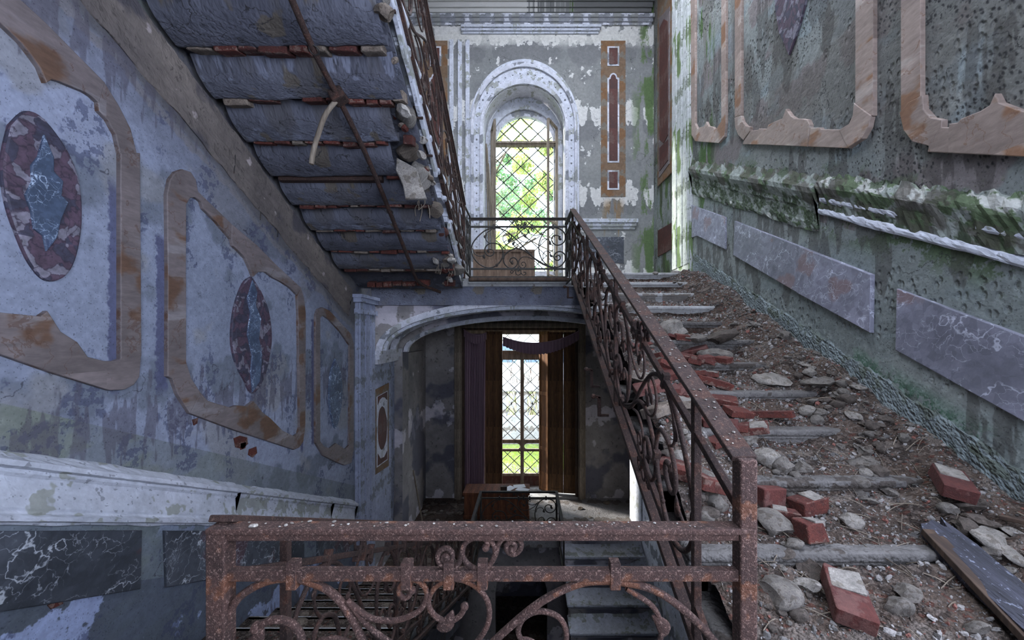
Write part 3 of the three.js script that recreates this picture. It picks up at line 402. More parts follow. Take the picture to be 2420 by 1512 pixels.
function inlaidPanel(px) {                                                // ochre strip with three red fields in pale borders
  const [x0, y0, x1, y1] = px, p = fw('wall_panel', FP(rect(x0, y0, x1, y1)), 0.012, M.ochre), cx = (x0 + x1) / 2;
  const f = (a, b, round) => { const sh = (w, y0, y1) => { const q = FP([[cx - w, y1], [cx + w, y1], [cx + w, y0], [cx - w, y0]]); return round ? [q[0], q[1], [q[1][0], q[2][1] - 0.08], ...arc((q[0][0] + q[1][0]) / 2, q[2][1] - 0.06, (q[1][0] - q[0][0]) * 0.32, 0.09, 0, Math.PI, 8), [q[0][0], q[2][1] - 0.08]] : q; };
    part('panel_border', facing(sh(14, a - 4, b + 4), DF - 0.02, 0.02), M.paint, p); part('panel_field', facing(sh(10, a, b), DF - 0.026, 0.02), M.red, p); };
  f(y0 + 18, y0 + 56); f(y0 + 84, y1 - 84, true); f(y1 - 58, y1 - 20);
}
inlaidPanel([1420, 97, 1478, 465]); inlaidPanel([1000, 97, 1058, 465]);
fw('dado_slab', FP([[1372, 560], [1474, 560], [1474, 622], [1372, 622]]), 0.015, M.darkMarble);
{ const led = (y, h, x0, x1) => { const [[a, b], [c]] = FP([[x0, y], [x1, y]]); return mergeGeometries([rbox(a, c, b - h, b, DF - 0.09, DF + 0.02, 0.012), rbox(a, c - 0.03, b - h * 1.9, b - h, DF - 0.06, DF + 0.02, 0.012), rbox(a, c - 0.05, b - h * 2.6, b - h * 1.9, DF - 0.03, DF + 0.02, 0.01)]); };
  part('ledge', led(519, 0.08, 1370, 1506), M.white, wallFar);
  part('cornice', led(-4, 0.12, 945, 1545), M.far, wallFar); part('cornice', led(38, 0.08, 945, 1545), M.paint, wallFar); part('cornice', led(64, 0.06, 1090, 1420), M.white, wallFar);
  part('wall_strip', mergeGeometries([1062, 1082, 1100].map((x) => { const q = FP([[x, 95], [x + 10, 620]]); return rbox(q[0][0], q[1][0], q[1][1], q[0][1], DF - 0.03, DF + 0.02, 0.008); })), M.white, wallFar); }
// ---------------------------------------------------------------- stone stairs
function stepGeo(x0, x1, dFront, yTop, tread, rise, dir, jag = 0) {      // one step with a rounded nosing; dir +1 climbs away from the camera, -1 towards it
  const g = [], z = (d) => d, a = dFront, b = dFront + dir * (tread + 0.05);
  g.push(rbox(x0, x1, yTop - 0.055, yTop, Math.min(a - dir * 0.03, b), Math.max(a - dir * 0.03, b), 0.024));
  g.push(rbox(x0, x1, yTop - 0.075, yTop - 0.05, Math.min(a - dir * 0.012, b), Math.max(a - dir * 0.012, b), 0.01));
  g.push(box(x0, x1, yTop - rise, yTop - 0.06, Math.min(a, a + dir * 0.06), Math.max(a, a + dir * 0.06)));
  return mergeGeometries(g);
}
function wedge(x0, x1, pts, m, name, parent) {                             // stringer or slab: outline in (depth, height) swept across x
  const sh = new THREE.Shape(pts.map(([d, y]) => new THREE.Vector2(d, y))); const g = new THREE.ExtrudeGeometry(sh, { depth: x1 - x0, bevelEnabled: false });
  g.applyMatrix4(new THREE.Matrix4().makeBasis(V3(0, 0, -1), V3(0, 1, 0), V3(1, 0, 0)).setPosition(x0, EY, 0)); return part(name, uvBox(g), m, parent);
}
const R = 0.2032, T = 0.4224, dR = (k) => 6.2 - T * k, yR = (k) => L2 - R * k;
const flightR = thing('stone_staircase', 'broad stone staircase with rounded treads, buried in rubble, climbing away along the green wall', 'staircase');
for (let k = 0; k < 12; k++) part('step', stepGeo(0.8, XR, dR(k), yR(k), T + 0.04, R, 1), k < 4 ? M.tread : M.dirtyTread, flightR);
wedge(0.84, XR, [[1.1, -1.478], [1.13, -1.68], [6.2, nosR(6.2) - 0.26], [6.9, L2 - 0.2], [6.9, L2 - 0.3], [6.3, L2 - 0.42], [1.1, -1.9]], M.soffit, 'flight_slab', flightR);
{ const sawt = []; for (let k = 11; k >= 0; k--) sawt.push([dR(k), yR(k) - R], [dR(k), yR(k) - 0.06]); wedge(0.815, 0.9, [...sawt, [6.9, L2 - 0.14], [6.3, L2 - 0.42], [1.1, -1.9], [1.1, -1.478]], M.soffit, 'stringer', flightR); }
const flightD = thing('stone_staircase', 'dark littered stone staircase going down beside the blue wall behind the front railing', 'staircase');
for (let k = 0; k < 14; k++) part('step', stepGeo(XL, -1.05, 1.24 + 0.4224 * k, -1.478 - R * k, 0.001, R, 1).translate(0, 0, 0), M.tread, flightD);
for (let k = 1; k < 14; k++) part('tread', rbox(XL, -1.05, -1.478 - R * k - 0.06, -1.478 - R * k, 1.2 + 0.4224 * (k - 1), 1.28 + 0.4224 * k, 0.02), M.dirt, flightD);
wedge(XL, -1.06, [[1.1, -1.72], [6.7, L0 - 0.1], [6.95, L0 - 0.3], [6.3, L0 - 0.3], [1.1, -1.85]], M.soffit, 'flight_slab', flightD);
const flightB = thing('stone_staircase', 'worn stone steps, paled to imitate door light, going down into the dark below the lower hall', 'staircase');
for (let k = 1; k < 12; k++) { const d = 8.55 - T * k, y = L0 - 0.03 - R * k; part('step', rbox(0.74, 2.44, y - 0.055, y, d, d + T + 0.06, 0.022), M.white, flightB); part('riser', box(0.76, 2.44, y + 0.0, y + R - 0.05, d + T - 0.02, d + T + 0.04), M.hall, flightB);  // tread material lightened in place of light from the door
  const pts = [], n = 10; for (let i = 0; i <= n; i++) for (let j = 0; j <= 4; j++) pts.push([lerp(0.8, 2.43, i / n), j / 4]);   // swept plaster dust on each tread, paled to imitate door light
  const pos = [], idx = []; pts.forEach(([x, t], q) => { const e = 0.10 * (1 - t) ** 2 * (0.4 + 0.6 * at(A2, x / 2.1 + k * 0.17, 0.3)) + 0.14 * sst(2.0, 2.44, x) * (1 - t); pos.push(x, yw(y + 0.004 + e), -(d + T - 0.01 - t * (T - 0.06) * (0.62 + 0.35 * at(A1, x + k * 0.3, k * 0.1)))); });
  for (let i = 0; i < n; i++) for (let j = 0; j < 4; j++) { const a = i * 5 + j; idx.push(a, a + 1, a + 5, a + 5, a + 1, a + 6); }
  const g = new THREE.BufferGeometry(); g.setAttribute('position', new THREE.Float32BufferAttribute(pos, 3)); g.setIndex(idx); g.computeVertexNormals(); tag(part('lightened_dust', uvBox(g), M.white, flightB), 'drift of plaster dust paled to imitate door light', null, null, 'stuff'); }

// ---------------------------------------------------------------- the upper flight seen from below
const flightU = thing('broken_staircase', 'ruined staircase overhead at left, seen from below, with bare bricks between plaster strips', 'staircase');
const TU = 0.37, RU = 0.178, sofD = (i) => 3.02 + TU * i, sofY = (i) => 2.17 - 0.177 * i;
for (let k = 0; k < 14; k++) {
  const d = 6.2 - TU * k, y = L2 + RU * (k + 1); if (d < 1.3) break;
  const st = part('step', stepGeo(XL, -1.0, d, y, TU + 0.02, RU, -1), M.white, flightU);
  part('tread_return', rbox(-1.06, -0.955, y - 0.07, y, d - TU - 0.0, d + 0.03, 0.03), M.white, flightU);
  if (![3, 4].includes(k)) part('end_plaster', facingSide(-1.012, [[d, y - 0.05], [d - TU, y - 0.05], [d - TU, y - 0.13 + rr(-0.02, 0.02)], [d - TU * 0.5, y - 0.2 + rr(-0.02, 0.02)], [d, y - RU - 0.12 + rr(-0.02, 0.02)]]), M.white, flightU);
}
function facingSide(x, pts) { const sh = new THREE.Shape(pts.map(([d, y]) => new THREE.Vector2(d, y))); const g = new THREE.ExtrudeGeometry(sh, { depth: 0.03, bevelEnabled: true, bevelSize: 0.008, bevelThickness: 0.008, bevelSegments: 1 }); g.applyMatrix4(new THREE.Matrix4().makeBasis(V3(0, 0, -1), V3(0, 1, 0), V3(1, 0, 0)).setPosition(x, EY, 0)); return uvBox(g); }
// core under the steps
wedge(XL, -1.03, [[1.1, nosU(1.1) - 0.2], [6.2, nosU(6.2) - 0.17], [6.4, L2 - 0.1], [6.4, 0.74], [5.7, 0.98], [1.1, 3.19]].map(([d, y]) => [d, y]), M.soffit, 'core', flightU);
// plaster strips of the soffit, one to a step: each a slightly bowed slab with ragged edges
for (let i = -4; i < 8; i++) {
  const nx = 44, nt = 10, pos = [], idx = [], xa = XL + 0.06, xb = -1.03 - (i === 3 ? 0.28 : 0) - (i === 2 ? 0.16 : 0) + rr(-0.02, 0.02);
  const T0 = i === 1 ? 0.3 : i === 5 ? 0.28 : 0.33;
  for (let a = 0; a <= nx; a++) for (let b = 0; b <= nt; b++) {
    const x = lerp(xa, xb, a / nx), e0 = 0.03 * (at(A1, x * 0.9, i * 0.37) - 0.5) + 0.012 * (at(B1, x, i * 0.3) - 0.5), e1 = 0.04 * (at(A2, x * 0.9, i * 0.21) - 0.5) + 0.012 * (at(B1, x, i * 0.7) - 0.5);
    const t = b / nt, s = clamp(t), dd = sofD(i) - lerp(0.035 + e0, T0 + e1, s), line = sofY(i) + (sofD(i) - dd) * 0.478;
    const edge = Math.min(s, 1 - s), bow = 0.055 * Math.sqrt(clamp(edge * 6)) + 0.03 * Math.sin(Math.PI * s) + 0.02 * (at(A3, x * 0.6, s * 0.3 + i * 0.4) - 0.5);
    const q = (b === 0 || b === nt) ? -0.05 : bow; pos.push(x, yw(line - 0.0 - q * 0.9), -(dd + q * 0.42));
  }
  for (let a = 0; a < nx; a++) for (let b = 0; b < nt; b++) { const p = a * (nt + 1) + b; idx.push(p, p + nt + 1, p + 1, p + 1, p + nt + 1, p + nt + 2); }
  const g = new THREE.BufferGeometry(); g.setAttribute('position', new THREE.Float32BufferAttribute(pos, 3)); g.setIndex(idx); g.computeVertexNormals();
  const uv = []; for (let a = 0; a <= nx; a++) for (let b = 0; b <= nt; b++) uv.push(lerp(xa, xb, a / nx) + i * 0.73, b / nt * 0.4 + i * 1.31); g.setAttribute('uv', new THREE.Float32BufferAttribute(uv, 2)); part('plaster_strip', g, M.soffit, flightU);
}
const redBrick = mat(rep(brickT, 2), { color: new THREE.Color().setRGB(0.42, 0.38, 0.38), bumpMap: rep(bumpGrain, 4), bumpScale: 0.012 });
const brickVar = [0, 1, 2, 3].map((v) => { const g = new RoundedBoxGeometry(1, 1, 1, 3, 0.12), p = g.attributes.position; for (let i = 0; i < p.count; i++) { const x = p.getX(i), y = p.getY(i), z = p.getZ(i); p.setXYZ(i, x + 0.12 * (at(A1, x * 0.5 + v * 0.3, y * 0.5 + z * 0.3) - 0.5), y + 0.3 * (at(A2, x * 0.6 + z * 0.3, v * 0.37) - 0.5), z + 0.25 * (at(A3, x * 0.6, y * 0.3 + v * 0.3) - 0.5)); } g.computeVertexNormals(); return g; });
for (let i = -3; i < 9; i++) {                                            // a row of bricks in every joint, or an iron beam
  const d = sofD(i) + 0.005, y = sofY(i) + 0.012;
  if (i === 3 || i === 7) { part('iron_beam', rbox(XL + 0.1, i === 3 ? -1.5 : -1.2, y - 0.06, y + 0.03, d - 0.03, d + 0.05, 0.01), i === 3 ? M.oldRust : M.darkWood, flightU); }
  let x = XL + (i === 3 ? 1.22 : 0.1); while (x < -1.12) {
    const w = Math.min(rr(0.1, 0.24), -1.02 - x); if (rnd() < 0.93 && w > 0.06) { const g = uvBox(brickVar[(rnd() * 4) | 0].clone().scale(w * rr(0.84, 0.93), rr(0.06, 0.1), 0.13).rotateX(0.3).translate(x + w / 2, yw(y + rr(-0.01, 0.01)), -d + rr(-0.014, 0.014)), rnd(), rnd()); part('brick', g, rnd() < 0.22 ? M.brownStone : rnd() < 0.5 ? M.brick : redBrick, flightU); }
    x += w;
  }
}
// broken edge: fallen lumps, laths and reeds
function lump(sz, seedN, flat = 0.7, sharp = 0.5) { const g0 = new THREE.IcosahedronGeometry(1, 3); g0.deleteAttribute('uv'); g0.deleteAttribute('normal'); const g = mergeVertices(g0), p = g.attributes.position, v = V3(); const planes = Array.from({ length: 7 }, (_, i) => [V3(hsh(seedN, i) - 0.5, hsh(seedN, i + 30) - 0.5, hsh(seedN, i + 60) - 0.5).normalize(), lerp(0.62, 0.95, hsh(seedN, i + 90))]);
  for (let i = 0; i < p.count; i++) { v.fromBufferAttribute(p, i); for (const [n, h] of planes) { const q = v.dot(n); if (q > h) v.addScaledVector(n, (h - q) * sharp * 1.9); } const e = 0.16 * (at(A1, v.x * 0.3 + seedN * 0.17, v.y * 0.3 + v.z * 0.23) - 0.5) + 0.07 * (at(A2, v.x + seedN * 0.3, v.y + v.z) - 0.5); v.multiplyScalar(1 + e); p.setXYZ(i, v.x * sz, v.y * sz * flat, v.z * sz); }
  return uvBox(toCreasedNormals(g, 0.5), seedN * 0.3, seedN * 0.7); }
for (const [x, y, d, sx, sy, sz, m, rz] of [[-1.1, 1.99, 3.6, 0.09, 0.12, 0.1, 'stone', 0.4], [-1.17, 1.83, 3.95, 0.13, 0.1, 0.12, 'brownStone', 0.2], [-1.1, 1.66, 4.12, 0.1, 0.16, 0.12, 'paleStone', 0.3], [-1.05, 1.42, 4.55, 0.1, 0.1, 0.14, 'brownStone', 0], [-1.06, 1.28, 5.0, 0.08, 0.07, 0.1, 'brick', 0.1], [-1.1, 1.03, 5.5, 0.12, 0.1, 0.12, 'stone', 0.6], [-1.02, 0.95, 5.8, 0.12, 0.09, 0.14, 'stone', 0], [-1.24, 0.93, 5.7, 0.1, 0.06, 0.1, 'brownStone', 0.4], [-1.08, 2.42, 2.86, 0.12, 0.06, 0.1, 'paleStone', 0.4]])
  part('masonry_lump', lump(1, Math.round(x * 100 + d * 70), 1, 0.6).scale(sx, sy, sz).rotateZ(rz).translate(x, yw(y), -d), M[m], flightU);
{ const p = onFace(); part('plaster_flap', p, M.stone, flightU); }
function onFace() { const g = new THREE.ExtrudeGeometry(new THREE.Shape([[-0.2, 0.1], [-0.02, 0.02], [0.09, -0.28], [-0.1, -0.3], [-0.13, -0.16], [-0.2, -0.02]].map(([a, b]) => new THREE.Vector2(a, b))), { depth: 0.03, bevelEnabled: true, bevelSize: 0.006, bevelThickness: 0.006, bevelSegments: 1 }); g.rotateY(0.25).rotateX(-0.15).translate(-1.09, yw(1.62), -3.98); return uvBox(g); }
for (let i = 0; i < 34; i++) { const d = i < 12 ? rr(3.55, 4.35) : i < 24 ? rr(5.2, 5.95) : rr(2.6, 5.6), x = rr(i < 24 ? -1.26 : -1.12, -0.99), y = nosU(d) - rr(i < 24 ? 0.2 : 0.28, 0.4), s = rr(0.025, 0.075); part('masonry_lump', lump(s, i + 900, 0.6, 0.9).rotateZ(rr(-1, 1)).translate(x, yw(y), -d), [M.stone, M.brownStone, M.brick, M.brownStone, M.paleStone][(rnd() * 5) | 0], flightU); }
for (let i = 0; i < 14; i++) { const x = rr(-1.25, -1.0), d = i < 6 ? rr(4.2, 4.5) : rr(5.2, 5.7), y = nosU(d) - 0.33, l = rr(0.1, 0.24); part('reed', tube([V3(x, yw(y), -d), V3(x + rr(-0.03, 0.03), yw(y - l * 0.5), -d + 0.02), V3(x + rr(-0.05, 0.05), yw(y - l), -d + rr(0, 0.05))], 0.005, 5, 4), M.greyWood, flightU); }
{ // iron tie bar strapped under the soffit, its clamp and a hanging lath
  const P = (px, py, d) => V3((px - VX) * d / F, yw((VY - py) * d / F), -d), tb = thing('iron_tie_bar', 'long rusty iron bar slanting under the broken stair soffit', 'iron bar');
  part('bar', tube([P(640, -120, 2.35), P(690, 0, 2.62), P(742, 120, 2.92), P(800, 232, 3.28), P(868, 372, 3.78), P(925, 510, 4.45), P(965, 610, 5.1), P(992, 668, 5.75), P(1040, 690, 6.2)], 0.024, 60, 8), M.oldRust, tb);
  part('clamp', rbox(-0.06, 0.06, -0.05, 0.05, -0.06, 0.06, 0.02).translate(0, -EY, 0).rotateZ(0.5).translate(...P(800, 228, 3.27).toArray()), M.oldRust, tb);
  for (const q of [[742, 118, 2.9], [878, 400, 3.9], [921, 500, 4.38]]) part('wire_tie', uvBox(new THREE.TorusGeometry(0.034, 0.006, 5, 12).rotateX(1.1).translate(...P(...q).toArray())), M.iron, tb);
  solo('wooden_lath', tube([P(796, 236, 3.26), P(770, 270, 3.22), P(752, 318, 3.2), P(740, 360, 3.18), P(736, 388, 3.18)], 0.02, 20, 7), M.greyWood, 'curved broken lath dangling from the slanting iron bar under the stair', 'lath', 'hanging scraps');
  [[617, 420, 520, 3.98], [658, 480, 560, 4.25], [555, 340, 410, 3.6]].forEach(([x, a, b, d], i) => solo('hanging_wire', tube([P(x, a, d), P(x + 1, (a + b) / 2, d), P(x - 2, b, d)], 0.005, 6, 4), M.iron, ['thin wire hanging by the middle of the stair cornice', 'thin wire hanging by the lower part of the stair cornice', 'thin wire hanging high by the stair cornice'][i], 'wire', 'hanging scraps'));
}
// ---------------------------------------------------------------- wrought-iron railings: one scroll pattern, bent to each run
const S = { // strokes in pattern units: 0..1330 along, 0..815 up; thick strokes first
  thick: [
    [[270, 125], [210, 150], [130, 185], [55, 280], [18, 395], [40, 300], [130, 180], [250, 128]].slice(0, 0),
    [[330, 680], [410, 675], [510, 630], [610, 550], [710, 450], [810, 340], [910, 240], [1010, 175], [1110, 140], [1170, 135], [1250, 155], [1310, 230], [1315, 290], [1290, 335], [1240, 355], [1190, 340], [1158, 290], [1170, 250], [1210, 232], [1245, 255], [1240, 290], [1215, 305], [1190, 285]],
    [[330, 680], [240, 660], [160, 610], [50, 490], [18, 400], [40, 290], [130, 180], [250, 130], [350, 155], [430, 240], [458, 320], [445, 380], [400, 450], [330, 470], [270, 465], [215, 420], [203, 360], [230, 310], [270, 292], [310, 305], [330, 340], [320, 370], [285, 385], [255, 380]],
    [[1145, 690], [1050, 650], [980, 550], [950, 430], [965, 310], [1020, 210], [1110, 145], [1170, 135]],
    [[1145, 690], [1220, 675], [1290, 630], [1315, 560], [1300, 490], [1250, 450], [1190, 445], [1140, 480], [1125, 530], [1150, 570], [1200, 580], [1240, 560]],
    [[1060, 160], [910, 250], [760, 360], [660, 395], [590, 385], [510, 340], [465, 275], [470, 200], [520, 140], [580, 125], [630, 150], [658, 200], [640, 250], [600, 272], [560, 255], [550, 220], [580, 200]],
  ],
  thin: [
    [[1010, 630], [940, 550], [840, 495], [750, 485], [690, 515], [652, 570], [652, 625], [685, 667], [735, 684], [780, 668], [803, 630], [795, 600], [770, 580], [740, 579], [718, 596], [711, 614]],
    [[1000, 620], [950, 585], [880, 580], [820, 610], [807, 650], [830, 680], [860, 680], [878, 650], [860, 635], [845, 655]],
    [[640, 400], [550, 415], [480, 470], [452, 540], [470, 585], [520, 602], [560, 585], [575, 550], [555, 510]],
    [[670, 395], [615, 430], [595, 480]],
    [[300, 660], [230, 610], [210, 550], [230, 500], [270, 470]],
    [[35, 400], [60, 330], [110, 295], [180, 295]],
    [[440, 250], [400, 190], [360, 175]],
    [[970, 450], [990, 510], [1040, 532], [1090, 515], [1105, 480]],
    [[1010, 250], [1010, 320], [1050, 360], [1100, 350], [1115, 310]],
    [[870, 250], [790, 280], [720, 275], [675, 230], [670, 180], [700, 135], [740, 130], [770, 160], [760, 200], [730, 210], [710, 185], [725, 165]],
    [[683, 709], [704, 723], [717, 746], [712, 771], [693, 786], [672, 791], [656, 783], [652, 771], [657, 764]], [[669, 710], [651, 716], [640, 732], [633, 753], [640, 776], [656, 788], [672, 791]], [[653, 714], [640, 730], [631, 750], [626, 771], [612, 788], [591, 793], [573, 785], [567, 769], [575, 753], [589, 747], [603, 757], [604, 771], [594, 778], [584, 773], [584, 762], [591, 758]], [[717, 755], [722, 732], [734, 715], [748, 708], [762, 714], [775, 725], [779, 743], [771, 758], [755, 762], [743, 750], [745, 732], [758, 727], [767, 735], [763, 743], [756, 739]],
    [[625, 100], [600, 85], [575, 95], [560, 70], [580, 55], [595, 70]], [[640, 105], [630, 60], [660, 30], [700, 50], [700, 90], [670, 105]], [[705, 60], [730, 30], [765, 40], [765, 70], [745, 70]],
  ],
  leaves: [[210, 570], [190, 290], [250, 370], [375, 175], [540, 515], [600, 470], [752, 574], [580, 205], [1105, 475], [1115, 300], [1235, 535]],
  collars: [[330, 697], [665, 697], [750, 697], [857, 697], [1145, 697], [665, 115], [1170, 120], [455, 290], [1318, 260]],
};
S.thick.shift();
function panelParts(map, K, rT, rt, m, parent, full = true) {               // map(a, b) takes pattern units to a point in the world
  const add = (list, r, n) => { for (const s of list) { const pts = s.map(([a, b]) => map(a, b)); part('scroll', uvBox(new THREE.TubeGeometry(new THREE.CatmullRomCurve3(pts), s.length * K, r, K > 3 ? 8 : 6, false)), m, parent); part('scroll_tip', uvBox(new THREE.SphereGeometry(r * 1.5, 8, 6).translate(...pts[pts.length - 1].toArray())), m, parent); } };
  add(S.thick, rT); add(S.thin, rt);
  for (const [a, b] of S.leaves) { const p = map(a, b), q = map(a + 22, b + 26), l = p.distanceTo(q); const g = new THREE.SphereGeometry(1, 10, 8), v = g.attributes.position; for (let i = 0; i < v.count; i++) { const y = v.getY(i); v.setXYZ(i, v.getX(i) * l * 0.5 * (1 - 0.5 * y) + 0.25 * l * y * y, y * l * 0.95, v.getZ(i) * rT * 0.8); } g.computeVertexNormals(); const dir = map(a + 40, b).sub(p).normalize(); g.rotateZ(0.6 * (a % 3 - 1)); g.applyMatrix4(new THREE.Matrix4().makeBasis(dir, V3(0, 1, 0), V3().crossVectors(dir, V3(0, 1, 0)).normalize()).setPosition(p)); part('leaf', uvBox(g), m, parent); }
  for (const [a, b] of S.collars) { const p = map(a - 13, b), q = map(a + 13, b); part('collar', bar(p, q, rT * 3.0, Math.abs(map(a, b + 34).y - map(a, b - 34).y), V3(0, 1, 0), 0.003), m, parent); }
}
const AW = 1330, HU = 1 / AW;
function flatRailing(name, label, x0, x1, d, yTop, m, { mirror = false, K = 3, rT = 0.011, rt = 0.007, post = 0.05, hand = 0.055, postDown = 0 }) {
  const g = thing(name, label, 'railing'), w = x1 - x0, k = w / AW, yb = yTop - 815 * k;
  const at2 = (a, b) => V3(mirror ? x1 - a * k : x0 + a * k, yw(yb + b * k), -d);
  panelParts(at2, K, rT, rt, m, g);
  part('handrail', rbox(x0 - 0.03, x1 + 0.02, yTop - 0.012, yTop + 0.008, d - hand / 2, d + hand / 2, 0.006), m, g);
  part('handrail_strip', rbox(x0, x1, yTop - 0.036, yTop - 0.012, d - hand * 0.28, d + hand * 0.36, 0.004), m, g);
  for (const b of [697, 115]) part('rail', rbox(x0, x1, yb + b * k - rT * 1.4, yb + b * k + rT * 1.4, d - rT * 1.2, d + rT * 1.2, 0.004), m, g);
  part('rail', rbox(x0, x1, yb - 0.02, yb + 0.015, d - 0.02, d + 0.02, 0.005), m, g);
  return [g, yb];
}
const XA = -0.97, XB = 0.69;
{ const [g, yb] = flatRailing('front_railing', 'rusty wrought-iron landing railing with scrolls in the foreground', XA, XB, 1.262, -0.612, M.rust, { mirror: true, K: 6, rT: 0.0125, rt: 0.009, hand: 0.06 });
  part('post', rbox(XA - 0.03, XA + 0.03, -1.75, -0.622, 1.235, 1.29, 0.006), M.rust, g);
  const p = part('post', rbox(XB - 0.026, XB + 0.028, -1.75, -0.39, 1.235, 1.29, 0.006), M.rust, g);
  for (let i = 0; i < 46; i++) part('rail_speck', lump(rr(0.0025, 0.006) * (i < 3 ? 2.4 : 1), i + 200, 0.5).translate(i < 3 ? [-0.86, -0.7, -0.62][i] : rr(-0.9, 0.6), yw(-0.602), -1.262 + rr(-0.022, 0.022)), i % 3 ? M.stone : M.paleStone, g);  // specks standing for bird droppings and grit on the handrail
}
{ const [g] = flatRailing('landing_railing', 'thin dark wrought-iron railing with scrolls before the arched window', XA, XB - 0.015, 6.8, 1.985, M.iron, { K: 4, rT: 0.011, rt: 0.0075 });
  for (const x of [XA, XB - 0.015]) part('post', rbox(x - 0.016, x + 0.016, L2 - 0.03, 1.99, 6.78, 6.82, 0.004), M.iron, g); }
{ const [g] = flatRailing('hall_railing', 'small dark wrought-iron railing with scrolls on the floor of the lower hall', -1.005, 0.65, 8.69, -3.43, M.iron, { K: 4, rT: 0.011, rt: 0.0075 });
  for (const x of [-1.005, 0.65]) { part('post', rbox(x - 0.02, x + 0.02, L0 - 0.1, -3.43, 8.66, 8.72, 0.004), M.iron, g); part('handrail', bar(V3(x, yw(-3.43), -8.69), V3(x, yw(-3.43), -7.0), 0.055, 0.03), M.iron, g); part('rail', bar(V3(x, yw(-3.56), -8.69), V3(x, yw(-3.56), -7.0), 0.02, 0.02), M.iron, g); part('rail', bar(V3(x, yw(L0 + 0.1), -8.69), V3(x, yw(L0 + 0.1), -7.0), 0.03, 0.03), M.iron, g);
    for (const d of [7.0, 7.9]) part('post', rbox(x - 0.015, x + 0.015, L0 - 0.05, -3.43, d - 0.015, d + 0.015, 0.004), M.iron, g); }
  for (const d of [7.0, 8.4]) {} }
function slopeRailing(name, label, x, dA, dB, base, m, { flats = [], panels = 3, K = 3, d0 = dA, lean = 0, hand = 0.08 }) {
  const g = thing(name, label, 'railing'), len = (dB - d0) / panels, k = 0.98 / 815, P = (d, v) => V3(x + lean * v, yw(base(d) + v), -d), sg = Math.sign(x);
  for (let i = 0; i < panels; i++) { const q = i % 2; panelParts((a, b) => P(q ? d0 + len * (i + 1) - a / AW * len : d0 + len * i + a / AW * len, b * k), K, 0.012, 0.008, m, g); part('baluster', rbox(x - 0.016, x + 0.016, base(d0 + len * i) - 0.06, base(d0 + len * i) + 0.99, d0 + len * i - 0.016, d0 + len * i + 0.016, 0.004), m, g); }
  part('handrail', bar(P(dA, 1.02), P(dB, 1.02), hand, 0.022), m, g); part('handrail_strip', bar(P(dA, 0.995), P(dB, 0.995), 0.03, 0.03), m, g);
  for (const v of [0.84, 0.14]) part('rail', bar(P(dA, v), P(dB, v), 0.028, 0.028), m, g);
  part('bottom_rail', bar(P(dA, -0.005), P(dB, -0.005), 0.05, 0.035), m, g);
  part('post', rbox(x - 0.018, x + 0.018, base(dB) - 0.12, base(dB) + 1.03, dB - 0.018, dB + 0.018, 0.004), m, g);
  return [g, P];
}
function brackets(g, x, s, list, base, m) { for (const d of list) { const y = base(d); part('bracket', mergeGeometries([bar(V3(x, yw(y - 0.03), -d), V3(x - s * 0.08, yw(y - 0.03), -d), 0.022, 0.022), bar(V3(x - s * 0.08, yw(y + 0.13), -d), V3(x - s * 0.08, yw(y - 0.04), -d), 0.03, 0.022, V3(0, 0, 1)), bar(V3(x - s * 0.07, yw(y + 0.12), -d), V3(x - s * 0.12, yw(y + 0.13), -d), 0.022, 0.022), uvBox(new THREE.SphereGeometry(0.022, 8, 6).translate(x - s * 0.13, yw(y + 0.13), -d))]), m, g); } }
{ const [g, P] = slopeRailing('stair_railing', 'rusty scrolled iron railing climbing beside the rubble-covered stairs', XB, 1.262, 6.0, nosR, M.oldRust, { d0: 1.62, K: 4 });
  for (const v of [1.02, 0.86, 0.0]) part('rail', bar(P(6.0, v), V3(XB - 0.015, P(6.0, v).y, -6.8), v > 1 ? 0.06 : 0.025, 0.025), M.iron, g);
  const len = 0.8; panelParts((a, b) => V3(XB, yw(nosR(6.0) + b * 0.98 / 815), -(6.0 + a / AW * len)), 3, 0.009, 0.006, M.iron, g);
  brackets(g, XB, 1, [3.35, 3.75, 5.9], (d) => nosR(d) - 0.24, M.oldRust);
  for (let i = 0; i < 60; i++) { const d = 1.3 + 2.0 * rnd() ** 1.5; part('rail_speck', lump(rr(0.003, 0.007), i + 300, 0.5).translate(XB + rr(-0.03, 0.03), P(d, 1.035).y, -d), i % 3 ? M.stone : M.paleStone, g); } }
{ const [g, P] = slopeRailing('stair_railing', 'dark scrolled iron railing rising steeply beside the broken stair overhead', XA + 0.0, 1.25, 6.15, nosU, M.oldRust, { K: 4, hand: 0.06 });
  for (const v of [1.02, 0.86, 0.0]) part('rail', bar(P(6.15, v), V3(XA, P(6.15, v).y, -6.8), 0.03, 0.025), M.iron, g);
  panelParts((a, b) => V3(XA, yw(nosU(6.15) + b * 0.98 / 815), -(6.15 + a / AW * 0.65)), 3, 0.009, 0.006, M.iron, g);
  brackets(g, XA, 1, [3.72, 4.1, 2.95], (d) => nosU(d) - 0.1, M.oldRust); }
slopeRailing('stair_railing', 'shadowy rusty iron railing descending behind the left part of the front railing', XA, 1.262, 7.0, nosD, M.oldRust, { d0: 1.6, K: 3, panels: 4 });
